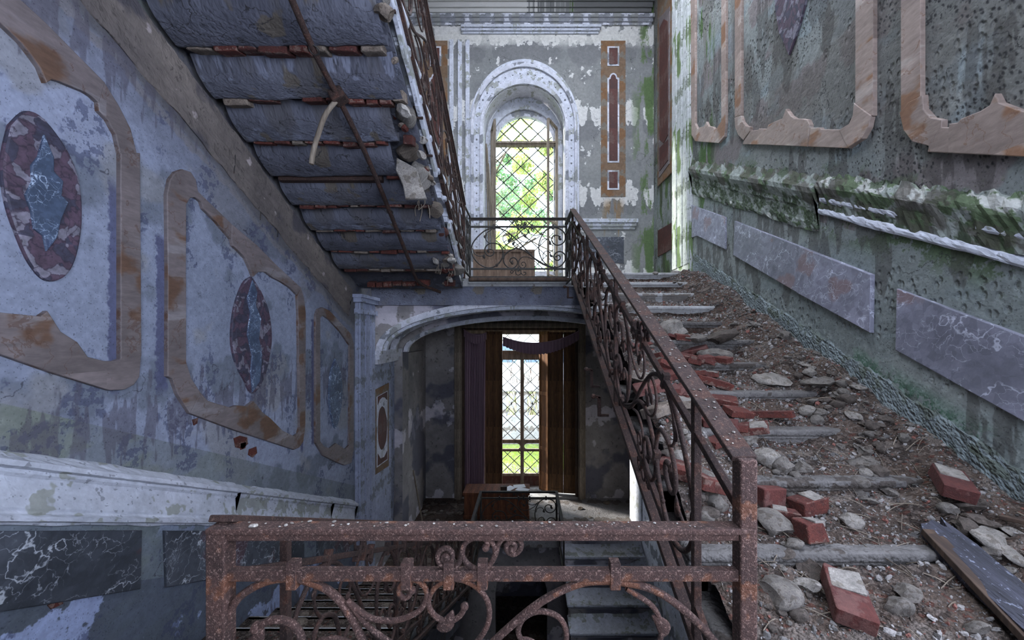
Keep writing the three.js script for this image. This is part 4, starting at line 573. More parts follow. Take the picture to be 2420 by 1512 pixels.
// ---------------------------------------------------------------- rubble on the stairs
function rubbleY(x, d) {                                                  // height (from the eye) of the litter lying on the flight
  const k = clamp(Math.ceil((6.2 - d) / T), 0, 13), dk = 6.2 - T * k, yk = L2 - R * k, t = clamp((d - dk) / T);
  const big = at(A2, x / 1.9, d / 1.9), mid = at(A1, x / 0.8 + 0.3, d / 0.8), fine = at(B1, x / 1.3, d / 1.3), wall = sst(1.75 + 0.25 * (big - 0.5), 2.6, x + 0.12 * (mid - 0.5)), rail = sst(1.55, 0.95, x) * sst(5.3, 4.4, d) * sst(1.7, 2.6, d);
  const amt = d > 5.3 ? 0.35 : 0.5 + 0.35 * sst(4.6, 3.2, d);
  let y = yk - 0.03 + 0.035 * sst(0.02, 0.2, t) + 0.15 * amt * t ** 1.6 * (0.5 + big) + 0.05 * (mid - 0.5) * t;
  const pile = nosR(d) + 0.02 + 0.09 * wall * sst(6.3, 5.6, d) * (0.4 + big) + 0.10 * rail + 0.09 * (mid - 0.5) - (1 - Math.max(wall, rail)) * lerp(0.2, 0.28, sst(3.9, 5.4, d));
  const low = sst(2.3, 1.9, d) * (0.03 + 0.05 * mid) * sst(1.98, 1.9, d);
  y = Math.max(y, pile) + low; return y + 0.022 * (fine - 0.5) + 0.012 * (at(B2, x / 1.1, d / 1.1) - 0.5);
}
const litter = (() => { const nx = 150, nd = 400, pos = [], idx = [], uv = [];
  for (let j = 0; j <= nd; j++) for (let i = 0; i <= nx; i++) { const x = lerp(0.86, XR - 0.005, i / nx), d = lerp(1.05, 6.22, j / nd); pos.push(x, yw(rubbleY(x, d)), -d); uv.push(x, d + rubbleY(x, d)); }
  for (let j = 0; j < nd; j++) for (let i = 0; i < nx; i++) { const a = j * (nx + 1) + i, b = a + nx + 1; idx.push(a, a + 1, b, b, a + 1, b + 1); }
  const g = new THREE.BufferGeometry(); g.setAttribute('position', new THREE.Float32BufferAttribute(pos, 3)); g.setAttribute('uv', new THREE.Float32BufferAttribute(uv, 2)); g.setIndex(idx); g.computeVertexNormals(); return g; })();
solo('rubble_litter', litter, M.dirt, 'brown layer of plaster dust, straw and crumbs spread over the stairs', 'rubble', null, 'stuff');
function landOn(px, py) {                                                 // where the sight line through a pixel meets the litter
  const ax = (px - VX) / F, ay = (VY - py) / F; for (let d = 1.3; d < 6.25; d += 0.006) if (ay * d < rubbleY(clamp(ax * d, 0.86, 2.68), d)) return [clamp(ax * d, 0.84, 2.66), rubbleY(clamp(ax * d, 0.86, 2.68), d), d];
  return [ax * 6.2, L2, 6.2];
}
{ // crumbs nobody could count
  const g = lump(1, 41, 0.7, 0.5), gi = new THREE.IcosahedronGeometry(1, 1); { const p = gi.attributes.position; for (let i = 0; i < p.count; i++) { const e = 0.7 + 0.6 * hsh(Math.round(p.getX(i) * 50), Math.round(p.getY(i) * 50) + Math.round(p.getZ(i) * 70)); p.setXYZ(i, p.getX(i) * e, p.getY(i) * e * 0.7, p.getZ(i) * e); } gi.computeVertexNormals(); uvBox(gi, 0, 0); }
  const n = 15000, im = new THREE.InstancedMesh(gi, mat(null, {}), n), o = new THREE.Object3D(), c = new THREE.Color();
  for (let i = 0; i < n; i++) { const x = rr(0.88, 2.66), d = 1.2 + 5.0 * rnd(), s = rr(0.002, 0.006) * (rnd() < 0.15 ? 2.4 : 1) * (0.7 + 0.1 * d); o.position.set(x, yw(rubbleY(x, d) + s * 0.3), -d); o.rotation.set(rnd() * 6, rnd() * 6, rnd() * 6); o.scale.set(s * rr(0.7, 1.5), s, s * rr(0.7, 1.5)); o.updateMatrix(); im.setMatrixAt(i, o.matrix); const q = rnd(); if (q < 0.1) c.setRGB(0.2, 0.08, 0.06); else { const l = rr(0.07, 0.34); c.setRGB(l, l * 0.93, l * 0.86); } im.setColorAt(i, c); }
  im.name = 'rubble_crumbs'; shade(im); scene.add(im); tag(im, 'small crumbs of plaster and brick strewn over the stairs', 'crumbs', null, 'stuff');
  const st = [];
  for (let i = 0; i < 420; i++) { const x = rr(0.9, 2.6), d = 1.3 + 3.6 * rnd() ** 1.3, a = rnd() * 6.3, l = rr(0.04, 0.16), dx = Math.cos(a) * l, dz = Math.sin(a) * l; const x2 = clamp(x + dx, 0.88, 2.66), d2 = Math.max(1.1, d + dz); st.push(tube([V3(x, yw(rubbleY(x, d) + 0.006), -d), V3((x + x2) / 2, yw(Math.max(rubbleY((x + x2) / 2, (d + d2) / 2), (rubbleY(x, d) + rubbleY(x2, d2)) / 2) + 0.012), -(d + d2) / 2), V3(x2, yw(rubbleY(x2, d2) + 0.006), -d2)], rr(0.0015, 0.0035), 4, 3)); }
  solo('dry_straw', mergeGeometries(st), M.greyWood, 'dry straw and reed stalks scattered in the rubble', 'straw', null, 'stuff');
}
const stoneVar = Array.from({ length: 9 }, (_, i) => lump(1, i * 13 + 3, [0.75, 0.5, 0.62, 0.4, 0.8, 0.55, 0.34, 0.7, 0.48][i], 0.85));
function stone(px, py, wpx, m, v, label, group = null, rot = null) {
  const [x, y, d] = landOn(px, py), s = wpx * d / F * 0.5, o = new THREE.Mesh(stoneVar[v % 9], m); shade(o); o.name = numbered('rubble_stone'); scene.add(o);
  o.scale.setScalar(s); o.position.set(clamp(x, 0.82 + s, XR - s * 0.8), yw(y + s * 0.22), -d); o.rotation.set(rot?.[0] ?? rr(-0.4, 0.4), rot?.[1] ?? rnd() * 6.3, rot?.[2] ?? rr(-0.4, 0.4)); tag(o, label, 'stone', group); return o;
}
const P1 = M.uPale, ST = M.uStone, BS = M.uBrown;
for (const [x, y, w, m, v, l] of [
  [1592, 792, 72, P1, 4, 'white plaster block lying behind the handrail halfway up the stairs'], [1638, 808, 66, ST, 3, 'grey leaning slab of plaster right of the white block'], [1700, 828, 92, BS, 6, 'brown broken slab lying right of the grey leaning slab'],
  [1690, 846, 80, ST, 6, 'flat grey stone with dark cracks under the brown slab'], [1775, 1042, 46, P1, 4, 'small white plaster lump with a rounded top behind the corner post'], [1812, 1092, 66, P1, 0, 'big pale upright stone just behind the corner post'],
  [1848, 1108, 56, ST, 4, 'dull angular stone leaning right of the pale upright stone'], [1895, 1112, 46, ST, 7, 'round grey stone at the right end of the row behind the post'], [2010, 1240, 54, P1, 0, 'round pale stone lying alone right of the half brick'],
  [1830, 1248, 92, ST, 5, 'wide dark grey stone below the red brick by the post'], [1842, 1412, 100, ST, 5, 'large pale grey stone on the lowest step beside the post'], [1905, 1392, 62, P1, 1, 'pinkish pale stone between the large grey stone and the red brick'],
  [2120, 1445, 70, ST, 2, 'pointed bluish stone right of the long red brick'], [2145, 1408, 60, ST, 1, 'light flat stone behind the pointed bluish stone'], [1920, 1352, 76, BS, 7, 'brown rough stone under the rounded tread edge'],
  [2040, 1098, 66, ST, 3, 'flat oval stone in the middle of the upper litter'], [2045, 1122, 30, P1, 0, 'small white pebble below the flat oval stone'], [2098, 1168, 42, ST, 1, 'grey-green stone standing on edge in the middle of the step'],
  [2030, 1148, 44, ST, 2, 'grey wedge of plaster left of the stone on edge'], [1822, 908, 84, P1, 6, 'flat whitish slab lying in the middle of the treads'], [1930, 912, 70, ST, 6, 'flat greyish slab right of the whitish one'],
  [2018, 990, 42, P1, 1, 'white upright shard standing near the wall'], [1852, 800, 34, ST, 4, 'squarish grey stone against the wall plaster'], [1548, 658, 16, P1, 0, 'small white stone on the second step from the top'], [2308, 1490, 56, ST, 1, 'pale stone in front of the charred plank'],
  [2350, 1285, 84, P1, 6, 'large flat plaster flake right of the charred plank'], [2395, 1262, 50, P1, 3, 'curled plaster flake at the right edge of the rubble'], [2400, 1322, 60, P1, 6, 'pale flat flake low at the right edge'], [2345, 1316, 32, P1, 1, 'small oval flake beside the charred plank'], [2375, 1352, 40, P1, 3, 'long thin pale flake right of the plank'],
  [2240, 1208, 40, ST, 0, 'round grey stone between the brick and the charred plank'], [2290, 1205, 56, BS, 6, 'flat brown stone under the red brick by the wall'], [2318, 1240, 70, BS, 3, 'broad brownish slab near the wall right of the plank'], [2278, 1256, 50, BS, 4, 'dark angular stone touching the upper plank'],
]) stone(x, y, w, m, v, l);
const heap = [[1640, 935, 1.0, 70, 34, 'between the terracotta pieces by the railing'], [1850, 1150, 0.8, 70, 60, 'behind the bright red brick'], [1900, 900, 1, 90, 50, 'on the middle treads'], [1950, 960, 1, 80, 50, 'in the hollow of the middle steps'], [2080, 1050, 1.0, 90, 60, 'in the litter left of the mossy wall'], [1860, 1330, 1, 60, 50, 'just right of the post on the lowest steps'], [2330, 1300, 1, 80, 90, 'right of the charred plank'], [1990, 1160, 1, 120, 70, 'around the half brick'], [1560, 900, 1, 40, 90, 'behind the middle of the stair railing'], [1600, 1080, 1.3, 60, 120, 'behind the lower scrolls of the stair railing'], [1690, 1190, 1.2, 50, 60, 'in the corner behind the front post'], [1540, 780, 1, 40, 40, 'under the broad handrail'], [1480, 740, 0.9, 30, 40, 'behind the upper stair railing'], [1600, 690, 0.6, 70, 26, 'on the upper clean steps'], [1950, 1450, 0.9, 160, 60, 'around the long red brick'], [1780, 770, 0.8, 60, 40, 'along the foot of the right wall'], [1900, 868, 0.9, 50, 36, 'at the wall foot beside the upper treads'], [1985, 935, 1, 60, 40, 'at the wall foot beside the middle treads'], [2075, 1010, 1.1, 70, 50, 'at the wall foot above the plastered brick']];
const tones = [[ST, 'grey'], [BS, 'brownish'], [P1, 'pale'], [ST, 'grey'], [BS, 'brownish']], shapes = ['chunky', 'flat', 'rounded', 'thin', 'thick', 'angular', 'flaky', 'blunt', 'broad'];
for (let i = 0; i < 238; i++) { const [cx, cy, k, sx, sy, where] = heap[i % heap.length], g = () => (rnd() + rnd() + rnd()) * 2 / 3 - 1; const px = cx + g() * sx * 1.3, py = cy + g() * sy * 1.3; if (py > 1505 || px < 1440) continue;
  const [tm, tn] = tones[(rnd() * 5) | 0], v = (rnd() * 9) | 0, w = lerp(13, 46, rnd() ** 1.8) * k * lerp(0.6, 1.15, clamp((py - 640) / 700)); stone(px, py, w, tm, v, `${w < 20 ? 'small' : w < 32 ? 'medium' : 'large'} ${tn} ${shapes[v]} plaster lump ${where}`, 'loose lumps ' + where); }
// bricks
function brick(px, py, [l, w, h], turn, label, { m = M.brick, v = 0, tilt = 0, roll = 0, lift = 0.35, mortar = true, group = null } = {}) {
  const [x, y, d] = landOn(px, py), o = thing('brick', label, 'brick', group);
  part('brick_body', uvBox(brickShape[v % 3].clone().scale(l, h, w), px * 0.01, py * 0.01), m, o);
  if (mortar) part('mortar_crust', uvBox(brickShape[(v + 1) % 3].clone().scale(l * 0.5, h * 0.3, w * 0.86).translate(l * (v % 2 ? -0.2 : 0.22), h * 0.42, 0)), M.stone, o);
  o.position.set(clamp(x, 0.82 + w * 0.5, XR - w * 0.5), yw(y + h * lift), -d); o.rotation.set(tilt, turn, roll, 'YXZ'); return o;
}
const brickShape = [0, 1, 2].map((v) => { const g = new RoundedBoxGeometry(1, 1, 1, 4, 0.07), p = g.attributes.position; for (let i = 0; i < p.count; i++) { let x = p.getX(i), y = p.getY(i), z = p.getZ(i); const cut = v === 0 ? x * 0.8 + y * 0.3 + z * 0.6 - 0.66 : v === 1 ? x * 0.9 - z * 0.5 + y * 0.2 - 0.6 : -x * 0.8 + y * 0.5 - 0.58; if (cut > 0) { x -= Math.sign(v === 2 ? -1 : 1) * cut * 0.8; y -= cut * 0.35; z -= cut * (v === 1 ? -0.4 : 0.4); } p.setXYZ(i, x + 0.05 * (at(A1, y * 0.5 + v * 0.3, z * 0.5) - 0.5), y + 0.14 * (at(A2, x * 0.5, z * 0.5 + v * 0.2) - 0.5), z + 0.08 * (at(A3, x * 0.5, y * 0.5) - 0.5)); } g.computeVertexNormals(); return g; });
const redCoat = mat(rep(redT, 2), { bumpMap: rep(bumpGrain, 4), bumpScale: 0.008 });
redCoat.color.setRGB(0.78, 0.6, 0.6);
brick(2004, 1440, [0.27, 0.15, 0.075], 1.15, 'long brick with dark red plaster on the lowest step, largest brick', { m: redCoat, v: 0, tilt: 0.12, roll: 0.22, lift: 0.7 });
brick(2252, 1160, [0.29, 0.14, 0.075], 1.0, 'dark red plastered brick lying by the mossy wall', { m: redCoat, v: 2, tilt: 0.2, roll: 0.15, lift: 0.6 });
brick(1812, 1192, [0.15, 0.13, 0.12], 0.2, 'bright red squarish brick just right of the corner post', { m: redCoat, v: 1, lift: 0.45, mortar: false });
brick(1908, 1205, [0.18, 0.12, 0.085], 0.25, 'dusty reddish brick behind the half brick', { v: 2, roll: 0.1 });
brick(1914, 1268, [0.115, 0.11, 0.095], 0.1, 'half brick with a green-grey mortar face', { v: 0, mortar: true, tilt: -0.2 });
brick(1856, 1225, [0.14, 0.08, 0.06], -0.5, 'small broken brick between the red brick and the half brick', { v: 1 });
[[1655, 892, 0.30, 0.12, 0.05, -0.45, 'long terracotta tile highest in the brick heap by the railing'], [1690, 915, 0.28, 0.08, 0.06, -0.5, 'narrow rounded terracotta piece across the heap by the railing'], [1700, 955, 0.26, 0.14, 0.05, -0.4, 'broad orange brick under the narrow rounded piece'], [1618, 962, 0.22, 0.18, 0.06, 0.3, 'square orange brick seen through the railing'], [1745, 985, 0.2, 0.12, 0.05, 0.2, 'brown brick leaning at the right side of the heap'], [1820, 990, 0.30, 0.10, 0.05, -0.75, 'long thin brick sloping down at the right end of the heap'], [1775, 1030, 0.22, 0.16, 0.05, -0.5, 'brown tile slab behind the white plaster lump'], [1560, 985, 0.24, 0.15, 0.07, 0.5, 'reddish brick low behind the railing scrolls'], [1725, 1020, 0.2, 0.12, 0.05, -0.2, 'dull brick half buried above the white plaster lump'], [1568, 850, 0.24, 0.12, 0.06, 0.6, 'orange brick just under the broad handrail'], [1632, 858, 0.22, 0.12, 0.06, -0.3, 'brown brick right below the broad handrail'], [1500, 905, 0.22, 0.12, 0.06, 0.4, 'red brick by the bottom rail of the stair railing'], [1510, 830, 0.24, 0.12, 0.06, 0.9, 'small orange brick high behind the railing'], [1680, 1160, 0.22, 0.14, 0.07, 0.3, 'brick in the lower corner behind the railing'], [1560, 1130, 0.24, 0.13, 0.07, -0.7, 'dusty brick at the foot of the railing heap']]
  .forEach(([px, py, l, w, h, turn, label], i) => brick(px, py, [l, w, h], turn, label, { v: i, tilt: rr(-0.35, 0.35), roll: rr(-0.3, 0.3), mortar: i % 3 === 0, m: i % 4 === 3 ? M.brownStone : M.brick, lift: 0.7 }));
for (let i = 0; i < 26; i++) { const px = rr(1475, 1720), py = rr(lerp(740, 860, (px - 1475) / 245), lerp(960, 1080, (px - 1475) / 245)), big = rnd() < 0.5; brick(px, py, [rr(0.1, 0.26), rr(0.08, 0.14), rr(0.03, 0.065)], rr(-1.2, 1.2), `${big ? 'orange' : 'dull red'} broken ${i % 3 ? 'brick' : 'tile'} fragment in the heap along the stair railing`, { v: i, tilt: rr(-0.5, 0.5), roll: rr(-0.5, 0.5), mortar: false, m: big ? M.brick : redCoat, lift: 0.6 + 0.8 * rnd(), group: 'brick fragments heaped along the stair railing' }); }
{ // charred plank on the right
  const a = landOn(2175, 1245), b = [2.0, -1.31, 1.38], A = V3(a[0], yw(a[1] + 0.06), -a[2]), B = V3(b[0], yw(b[1] + 0.10), -b[2]), dir = B.clone().sub(A), l = dir.length(); dir.normalize();
  const o = thing('charred_plank', 'blackened broken timber plank lying over the rubble at lower right', 'plank'), g = new RoundedBoxGeometry(0.17, 0.06, l, 10, 0.012), p = g.attributes.position;
  const gg = new THREE.BoxGeometry(0.17, 0.06, l, 8, 3, 40), q = gg.attributes.position; for (let i = 0; i < q.count; i++) { const z = q.getZ(i), x = q.getX(i), e = sst(l * 0.5 - 0.25, l * 0.5, z); q.setXYZ(i, x * (1 - 0.25 * e) + 0.012 * (at(A1, z, x * 3) - 0.5), q.getY(i) + 0.03 * (at(A2, x * 4, z * 0.6) - 0.5) - (x > 0.05 ? 0.012 : 0), z - e * 0.16 * at(B1, x * 2.2, 0.3)); } gg.computeVertexNormals();
  const mt = new THREE.Matrix4().lookAt(A, B, V3(-0.15, 1, 0.1)); mt.setPosition(A.clone().add(B).multiplyScalar(0.5)); gg.applyMatrix4(mt); part('plank_body', uvBox(gg), M.char, o);
  const sp = bar(A.clone().add(V3(-0.075, -0.03, 0.12)), B.clone().add(V3(-0.07, -0.035, 0)), 0.07, 0.035); part('split_edge', sp, M.darkWood, o);
  const c1 = landOn(2362, 1240), c2 = landOn(2419, 1262); solo('thin_batten', bar(V3(c1[0], yw(c1[1] + 0.03), -c1[2]), V3(c2[0] + 0.14, yw(c2[1] + 0.05), -c2[2] + 0.1), 0.035, 0.02), M.darkWood, 'thin dark batten lying at the foot of the mossy wall', 'batten');
}
// lumps on the upper landing and along its edge
for (const [x, d, s, l] of [[-0.3, 6.95, 0.07, 'pale lump of plaster on the landing edge under the railing'], [2.35, 6.3, 0.07, 'heap piece of plaster at the top of the stairs by the wall'], [2.5, 6.45, 0.09, 'larger plaster piece in the corner at the top of the stairs']]) { const o = solo('rubble_stone', lump(s, Math.round(x * 90 + 200), 0.5, 0.8).translate(x, yw(L2 + s * 0.3), -d), M.paleStone, l, 'stone'); }

// ---------------------------------------------------------------- arched window with lattice, open casements, boards beneath
function lattice(name, parent, inside, x0, x1, y0, y1, d, px, py, r, m) {  // diagonal bars clipped to where inside(x, y)
  for (const sg of [1, -1]) for (let c = -60; c < 60; c++) { let run = null; const st = 0.01; for (let x = x0; x <= x1 + st; x += st) { const y = y0 + sg * (x - x0) * py / px + c * py; const ok = x <= x1 && y > y0 && y < y1 && inside(x, y); if (ok) { run ??= [x, y]; run[2] = x; run[3] = y; } else if (run) { if (run[2] - run[0] > 0.02) part(name, bar(V3(run[0], yw(run[1]), -d), V3(run[2], yw(run[3]), -d), r, r, V3(0, 0, 1), 0), m, parent); run = null; } } }
}
{ const w = tag(new THREE.Group(), 'arched leaded window with an open casement on the upper landing', null, null, 'structure'); w.name = 'window_1'; scene.add(w);
  const D = 8.82, cx = -0.055, r0 = 0.66, spr = 4.21;
  const arch = (r, rt, b) => [[cx - r, b], [cx + r, b], [cx + r, spr], ...arc(cx, spr, r, rt, 0, Math.PI, 24).slice(1)];
  part('window_frame', facing(arch(0.862, 1.04, 1.0), D, 0.12, { holes: [arch(0.74, 0.8, 1.3).reverse()], bevel: 0.008 }), M.white, w);
  part('window_frame', facing(arch(0.78, 0.86, 1.0), D + 0.05, 0.1, { holes: [arch(r0, 0.66, 1.4).reverse()], bevel: 0.008 }), M.paint, w);
  part('transom', mergeGeometries([rbox(cx - 0.72, cx + 0.72, 4.2, 4.3, D + 0.02, D + 0.14, 0.012), rbox(cx - 0.72, cx + 0.72, 4.235, 4.262, D - 0.01, D + 0.06, 0.008)]), M.greyWood, w);
  lattice('lattice_bar', w, (x, y) => Math.abs(x - cx) < r0 + 0.02 && (y < spr || ((x - cx) / r0) ** 2 + ((y - spr) / 0.66) ** 2 < 1.03), cx - r0, cx + r0, 1.4, 4.9, D + 0.12, 0.385, 0.365, 0.017, M.iron);
  const glass = new THREE.MeshPhysicalMaterial({ transmission: 1, thickness: 0, roughness: 0.05, color: 0xf6fbf6, ior: 1.45 });
  part('glass_pane', facing(arch(r0 + 0.01, 0.67, 1.4), D + 0.135, 0.004), glass, w);
  const leafC = (name, a, b, y0, y1, label) => { const o = thing(name, label, 'casement'); const st = 0.055; part('stile', bar(V3(a[0], yw(y0), -a[1]), V3(a[0], yw(y1), -a[1]), st, 0.05, V3(0, 0, 1)), M.greyWood, o); part('stile', bar(V3(b[0], yw(y0), -b[1]), V3(b[0], yw(y1), -b[1]), st, 0.05, V3(0, 0, 1)), M.greyWood, o); for (const y of [y0, (y0 + y1) * 0.42, y1]) part('casement_rail', bar(V3(a[0], yw(y), -a[1]), V3(b[0], yw(y), -b[1]), 0.045, 0.05), M.greyWood, o); };
  leafC('casement', [0.66, D - 0.03], [0.45, D - 0.42], 1.25, 4.55, 'narrow open wooden casement on the right of the arched window');
  leafC('casement', [-0.77, D - 0.02], [-0.68, D - 0.42], 1.25, 4.52, 'narrow open wooden casement on the left of the arched window');
  [[-0.885, -0.79, 4.15, 2.2], [-0.865, -0.7, 4.05, 1.9], [-0.83, -0.62, 3.7, 1.5]].forEach(([a, b, y1, y0], i) => solo('leaning_batten', bar(V3(a, yw(y1), -D + 0.16 + i * 0.03), V3(b, yw(y0 - 1.0 < 0.98 ? 0.99 : y0 - 1), -D + 0.3 + i * 0.03), 0.035, 0.02), M.greyWood, ['leftmost thin batten leaning in the left reveal of the arched window', 'middle thin batten leaning in the left reveal of the arched window', 'rightmost thin batten leaning in the left reveal of the arched window'][i], 'batten', 'battens in the window reveal'));
  const sill = part('sill', box(WINX - 0.86, WINX + 0.86, 0.96, 1.0, DF - 0.02, DF + 0.5), M.tread, w);
}
{ const o = thing('panelled_shutter', 'brown panelled wooden shutter standing sideways below the arched window', 'shutter'), d = 8.1, q = pixAt(d, [[1118, 590], [1264, 700]]), x0 = q[0][0], x1 = q[1][0], y1 = q[0][1], y0 = L2 + 0.005, m = mat(rep(greyWoodT, 1), { color: new THREE.Color().setRGB(0.8, 0.66, 0.62) });
  part('board', rbox(x0, x1, y0, y1, d, d + 0.03, 0.005), m, o); for (let i = 0; i <= 5; i++) { const x = lerp(x0 + 0.03, x1 - 0.03, i / 5); part('stile', rbox(x - 0.025, x + 0.025, y0, y1, d - 0.018, d + 0.005, 0.005), m, o); } part('rail', rbox(x0, x1, y1 - 0.05, y1 + 0.004, d - 0.022, d + 0.035, 0.005), m, o); }

// ---------------------------------------------------------------- lower hall: back wall, tall door, curtain, chest
struct('wall_hall_back', facing([[XL, L0], [-1.75, L0], [-1.75, 0.2], [1.4, 0.2], [1.4, L0], [XR, L0], [XR, 0.68], [XL, 0.68]], 10.5, 0.9), M.hall);
struct('roof_hall', box(XL - 0.3, XR + 0.3, 0.66, 0.86, 8.98, 12.0), M.hall);
{ const q = (x, y, d = 10.5) => [(x - VX) * d / F, (VY - y) * d / F], o = tag(new THREE.Group(), 'tall doorway of the lower hall with folded shutters and lattice door leaves', null, null, 'structure'); o.name = 'door_1'; scene.add(o);
  const frame = (x0, x1, y, t, w, d) => facing([[x0 - w, L0], [x0, L0], [x0, y], [x1, y], [x1, L0], [x1 + w, L0], [x1 + w, y + w], [x0 - w, y + w]], d, t, { bevel: 0.012 });
  part('door_frame', frame(-1.72, 1.36, 0.18, 0.1, 0.17, 10.42), M.greyWood, o); part('door_frame', frame(-1.74, 1.38, 0.2, 0.06, 0.09, 10.38), M.greyWood, o); part('door_frame', frame(-1.66, 1.3, 0.12, 0.14, 0.07, 10.46), M.darkWood, o);
  part('threshold', box(-1.7, 1.36, L0, L0 + 0.05, 10.45, 11.4), M.tread, o);
  const D = 11.25, sx = D / F, cx = (1234 - VX) * sx, y = (p) => (VY - p) * sx, hw = 1.02;
  for (const s of [-1, 1]) { const x0 = s < 0 ? cx - hw : cx, x1 = s < 0 ? cx : cx + hw; const st = (a, b, c, d2, m = M.greyWood, n = 'leaf_rail') => part(n, rbox(a, b, c, d2, D - 0.03, D + 0.03, 0.008), m, o);
    st(x0, x1, y(850), y(836)); st(x0, x1, y(1047), y(1038)); st(x0, x1, y(1066), y(1060)); st(x0, x1, y(1124), y(1118));
    part('kick_panel', rbox(x0 + 0.02, x1 - 0.02, L0 + 0.05, y(1122), D - 0.02, D + 0.02, 0.006), M.red, o);
    lattice('lattice_bar', o, () => true, x0 + 0.04, x1 - 0.04, y(1039), y(850), D, 0.378, 0.366, 0.017, M.iron); lattice('lattice_bar', o, () => true, x0 + 0.04, x1 - 0.04, y(1119), y(1065), D, 0.378, 0.366, 0.017, M.iron); lattice('lattice_bar', o, () => true, x0 + 0.04, x1 - 0.04, y(808), y(776), D, 0.378, 0.366, 0.017, M.iron);
    part('slot_frame', facing([[x0, y(1062)], [x1, y(1062)], [x1, y(1045)], [x0, y(1045)]], D - 0.02, 0.04, { holes: [[[x0 + 0.16, y(1061)], [x1 - 0.16, y(1061)], ...arc(x1 - 0.16, y(1054), 0.1, 0.084, -Math.PI / 2, Math.PI / 2, 8), ...arc(x0 + 0.16, y(1054), 0.1, 0.084, Math.PI / 2, Math.PI * 1.5, 8)]] }), M.greyWood, o); }
  part('mullion', rbox(cx - 0.05, cx + 0.05, L0 + 0.05, y(836), D - 0.05, D + 0.04, 0.012), M.greyWood, o); part('transom', rbox(cx - 1.15, cx + 1.1, y(838), y(828), D - 0.05, D + 0.05, 0.01), M.greyWood, o); part('transom', rbox(-1.75, 1.4, y(790), y(772), D - 0.06, D + 0.06, 0.01), M.greyWood, o);
  for (const s of [-1, 1]) part('door_post', rbox(cx + s * 1.06 - 0.06, cx + s * 1.06 + 0.06, L0 + 0.05, 0.2, D - 0.05, D + 0.06, 0.01), M.greyWood, o);
  const panel = (name, a, b, y0, y1, m, label) => { const t = thing(name, label, 'shutter'), A = V3(a[0], 0, -a[1]), B = V3(b[0], 0, -b[1]), l = A.distanceTo(B), ang = Math.atan2(-(B.z - A.z), B.x - A.x); const pl = (n, u0, u1, v0, v1, z0, z1) => part(n, uvBox(new RoundedBoxGeometry(u1 - u0, v1 - v0, z1 - z0, 1, 0.005).translate((u0 + u1) / 2, (v0 + v1) / 2, (z0 + z1) / 2)), m, t);
    pl('board', 0, l, y0, y1, -0.02, 0.02); for (const [u0, u1] of [[0, 0.06], [l - 0.06, l]]) pl('stile', u0, u1, y0, y1, 0.015, 0.035); for (const v of [y0, y0 + 1.1, y0 + 2.6, y1 - 0.1]) pl('shutter_rail', 0.055, l - 0.055, v, v + 0.1, 0.015, 0.033); t.position.set(a[0], EY, -a[1]); t.rotation.y = ang; return t; };
  const orange = mat(rep(woodT, 0.8), { color: new THREE.Color().setRGB(1, 0.74, 0.5) });  // brighter wood for one leaf, the light on it put into the colour
  panel('shutter_leaf', [-1.12, 10.8], [-0.66, 10.75], L0 + 0.06, 0.08, M.shutterWood, 'dark shutter leaf beside the curtain, left of the lattice door');
  panel('shutter_leaf', [0.36, 11.0], [0.59, 10.72], L0 + 0.06, 0.08, orange, 'orange-brown shutter leaf with light put into its colour, right of the lattice door');
  panel('shutter_leaf', [0.6, 10.74], [0.98, 10.66], L0 + 0.08, 0.06, M.shutterWood, 'brown water-stained shutter leaf in the middle of the right three');
  panel('shutter_leaf', [0.985, 10.66], [1.36, 10.6], L0 + 0.08, 0.06, M.shutterWood, 'dark shutter leaf farthest right in the doorway');
  // curtain and swag
  const cloth = new THREE.MeshPhysicalMaterial({ color: new THREE.Color().setRGB(0.26, 0.17, 0.21), roughness: 0.85, sheen: 0.5, sheenColor: new THREE.Color().setRGB(0.4, 0.3, 0.36), side: THREE.DoubleSide });
  const sheet = (fn, nu, nv) => { const pos = [], idx = []; for (let j = 0; j <= nv; j++) for (let i = 0; i <= nu; i++) { const p = fn(i / nu, j / nv); pos.push(p[0], yw(p[1]), -p[2]); } for (let j = 0; j < nv; j++) for (let i = 0; i < nu; i++) { const a = j * (nu + 1) + i, b = a + nu + 1; idx.push(a, b, a + 1, a + 1, b, b + 1); } const g = new THREE.BufferGeometry(); g.setAttribute('position', new THREE.Float32BufferAttribute(pos, 3)); g.setIndex(idx); g.computeVertexNormals(); return uvBox(g); };
  const cu = thing('curtain', 'long pleated plum curtain hanging left of the lattice door', 'curtain'); part('pleated_cloth', sheet((u, v) => [lerp(-1.68, -1.1 - 0.04 * v, u) + 0.012 * Math.sin(u * 70), lerp(0.02, L0 + 0.1, v), 10.6 + 0.045 * Math.sin(u * 62 + 0.5 * Math.sin(v * 3)) + 0.02 * Math.sin(u * 23)], 150, 24), cloth, cu);
  const swag = (name, a, b, sag, drop, n, d, label) => { const o2 = thing('valance', label, 'valance'); part('gathered_cloth', sheet((u, v) => { const x = lerp(a[0], b[0], u), yy = lerp(a[1], b[1], u) - sag * 4 * u * (1 - u) - v * drop * (0.75 + 0.25 * Math.sin(Math.PI * u)) - 0.012 * v * Math.sin(u * n * 6.28); return [x, yy, d + 0.03 * Math.sin(u * n * 6.28) * (0.4 + 0.6 * v)]; }, n * 10, 8), cloth, o2); part('heading_cord', tube(Array.from({ length: 13 }, (_, i) => { const u = i / 12; return V3(lerp(a[0], b[0], u), yw(lerp(a[1], b[1], u) - sag * 4 * u * (1 - u)), -d + 0.02); }), 0.016, 40, 6), cloth, o2); };
  const [ax, ay] = q(1188, 796, 10.4), [bx, by] = q(1378, 776, 10.4); swag('valance', [ax, ay], [bx, by], 0.26, 0.3, 24, 10.42, 'gathered plum valance sagging across the top of the lattice door');
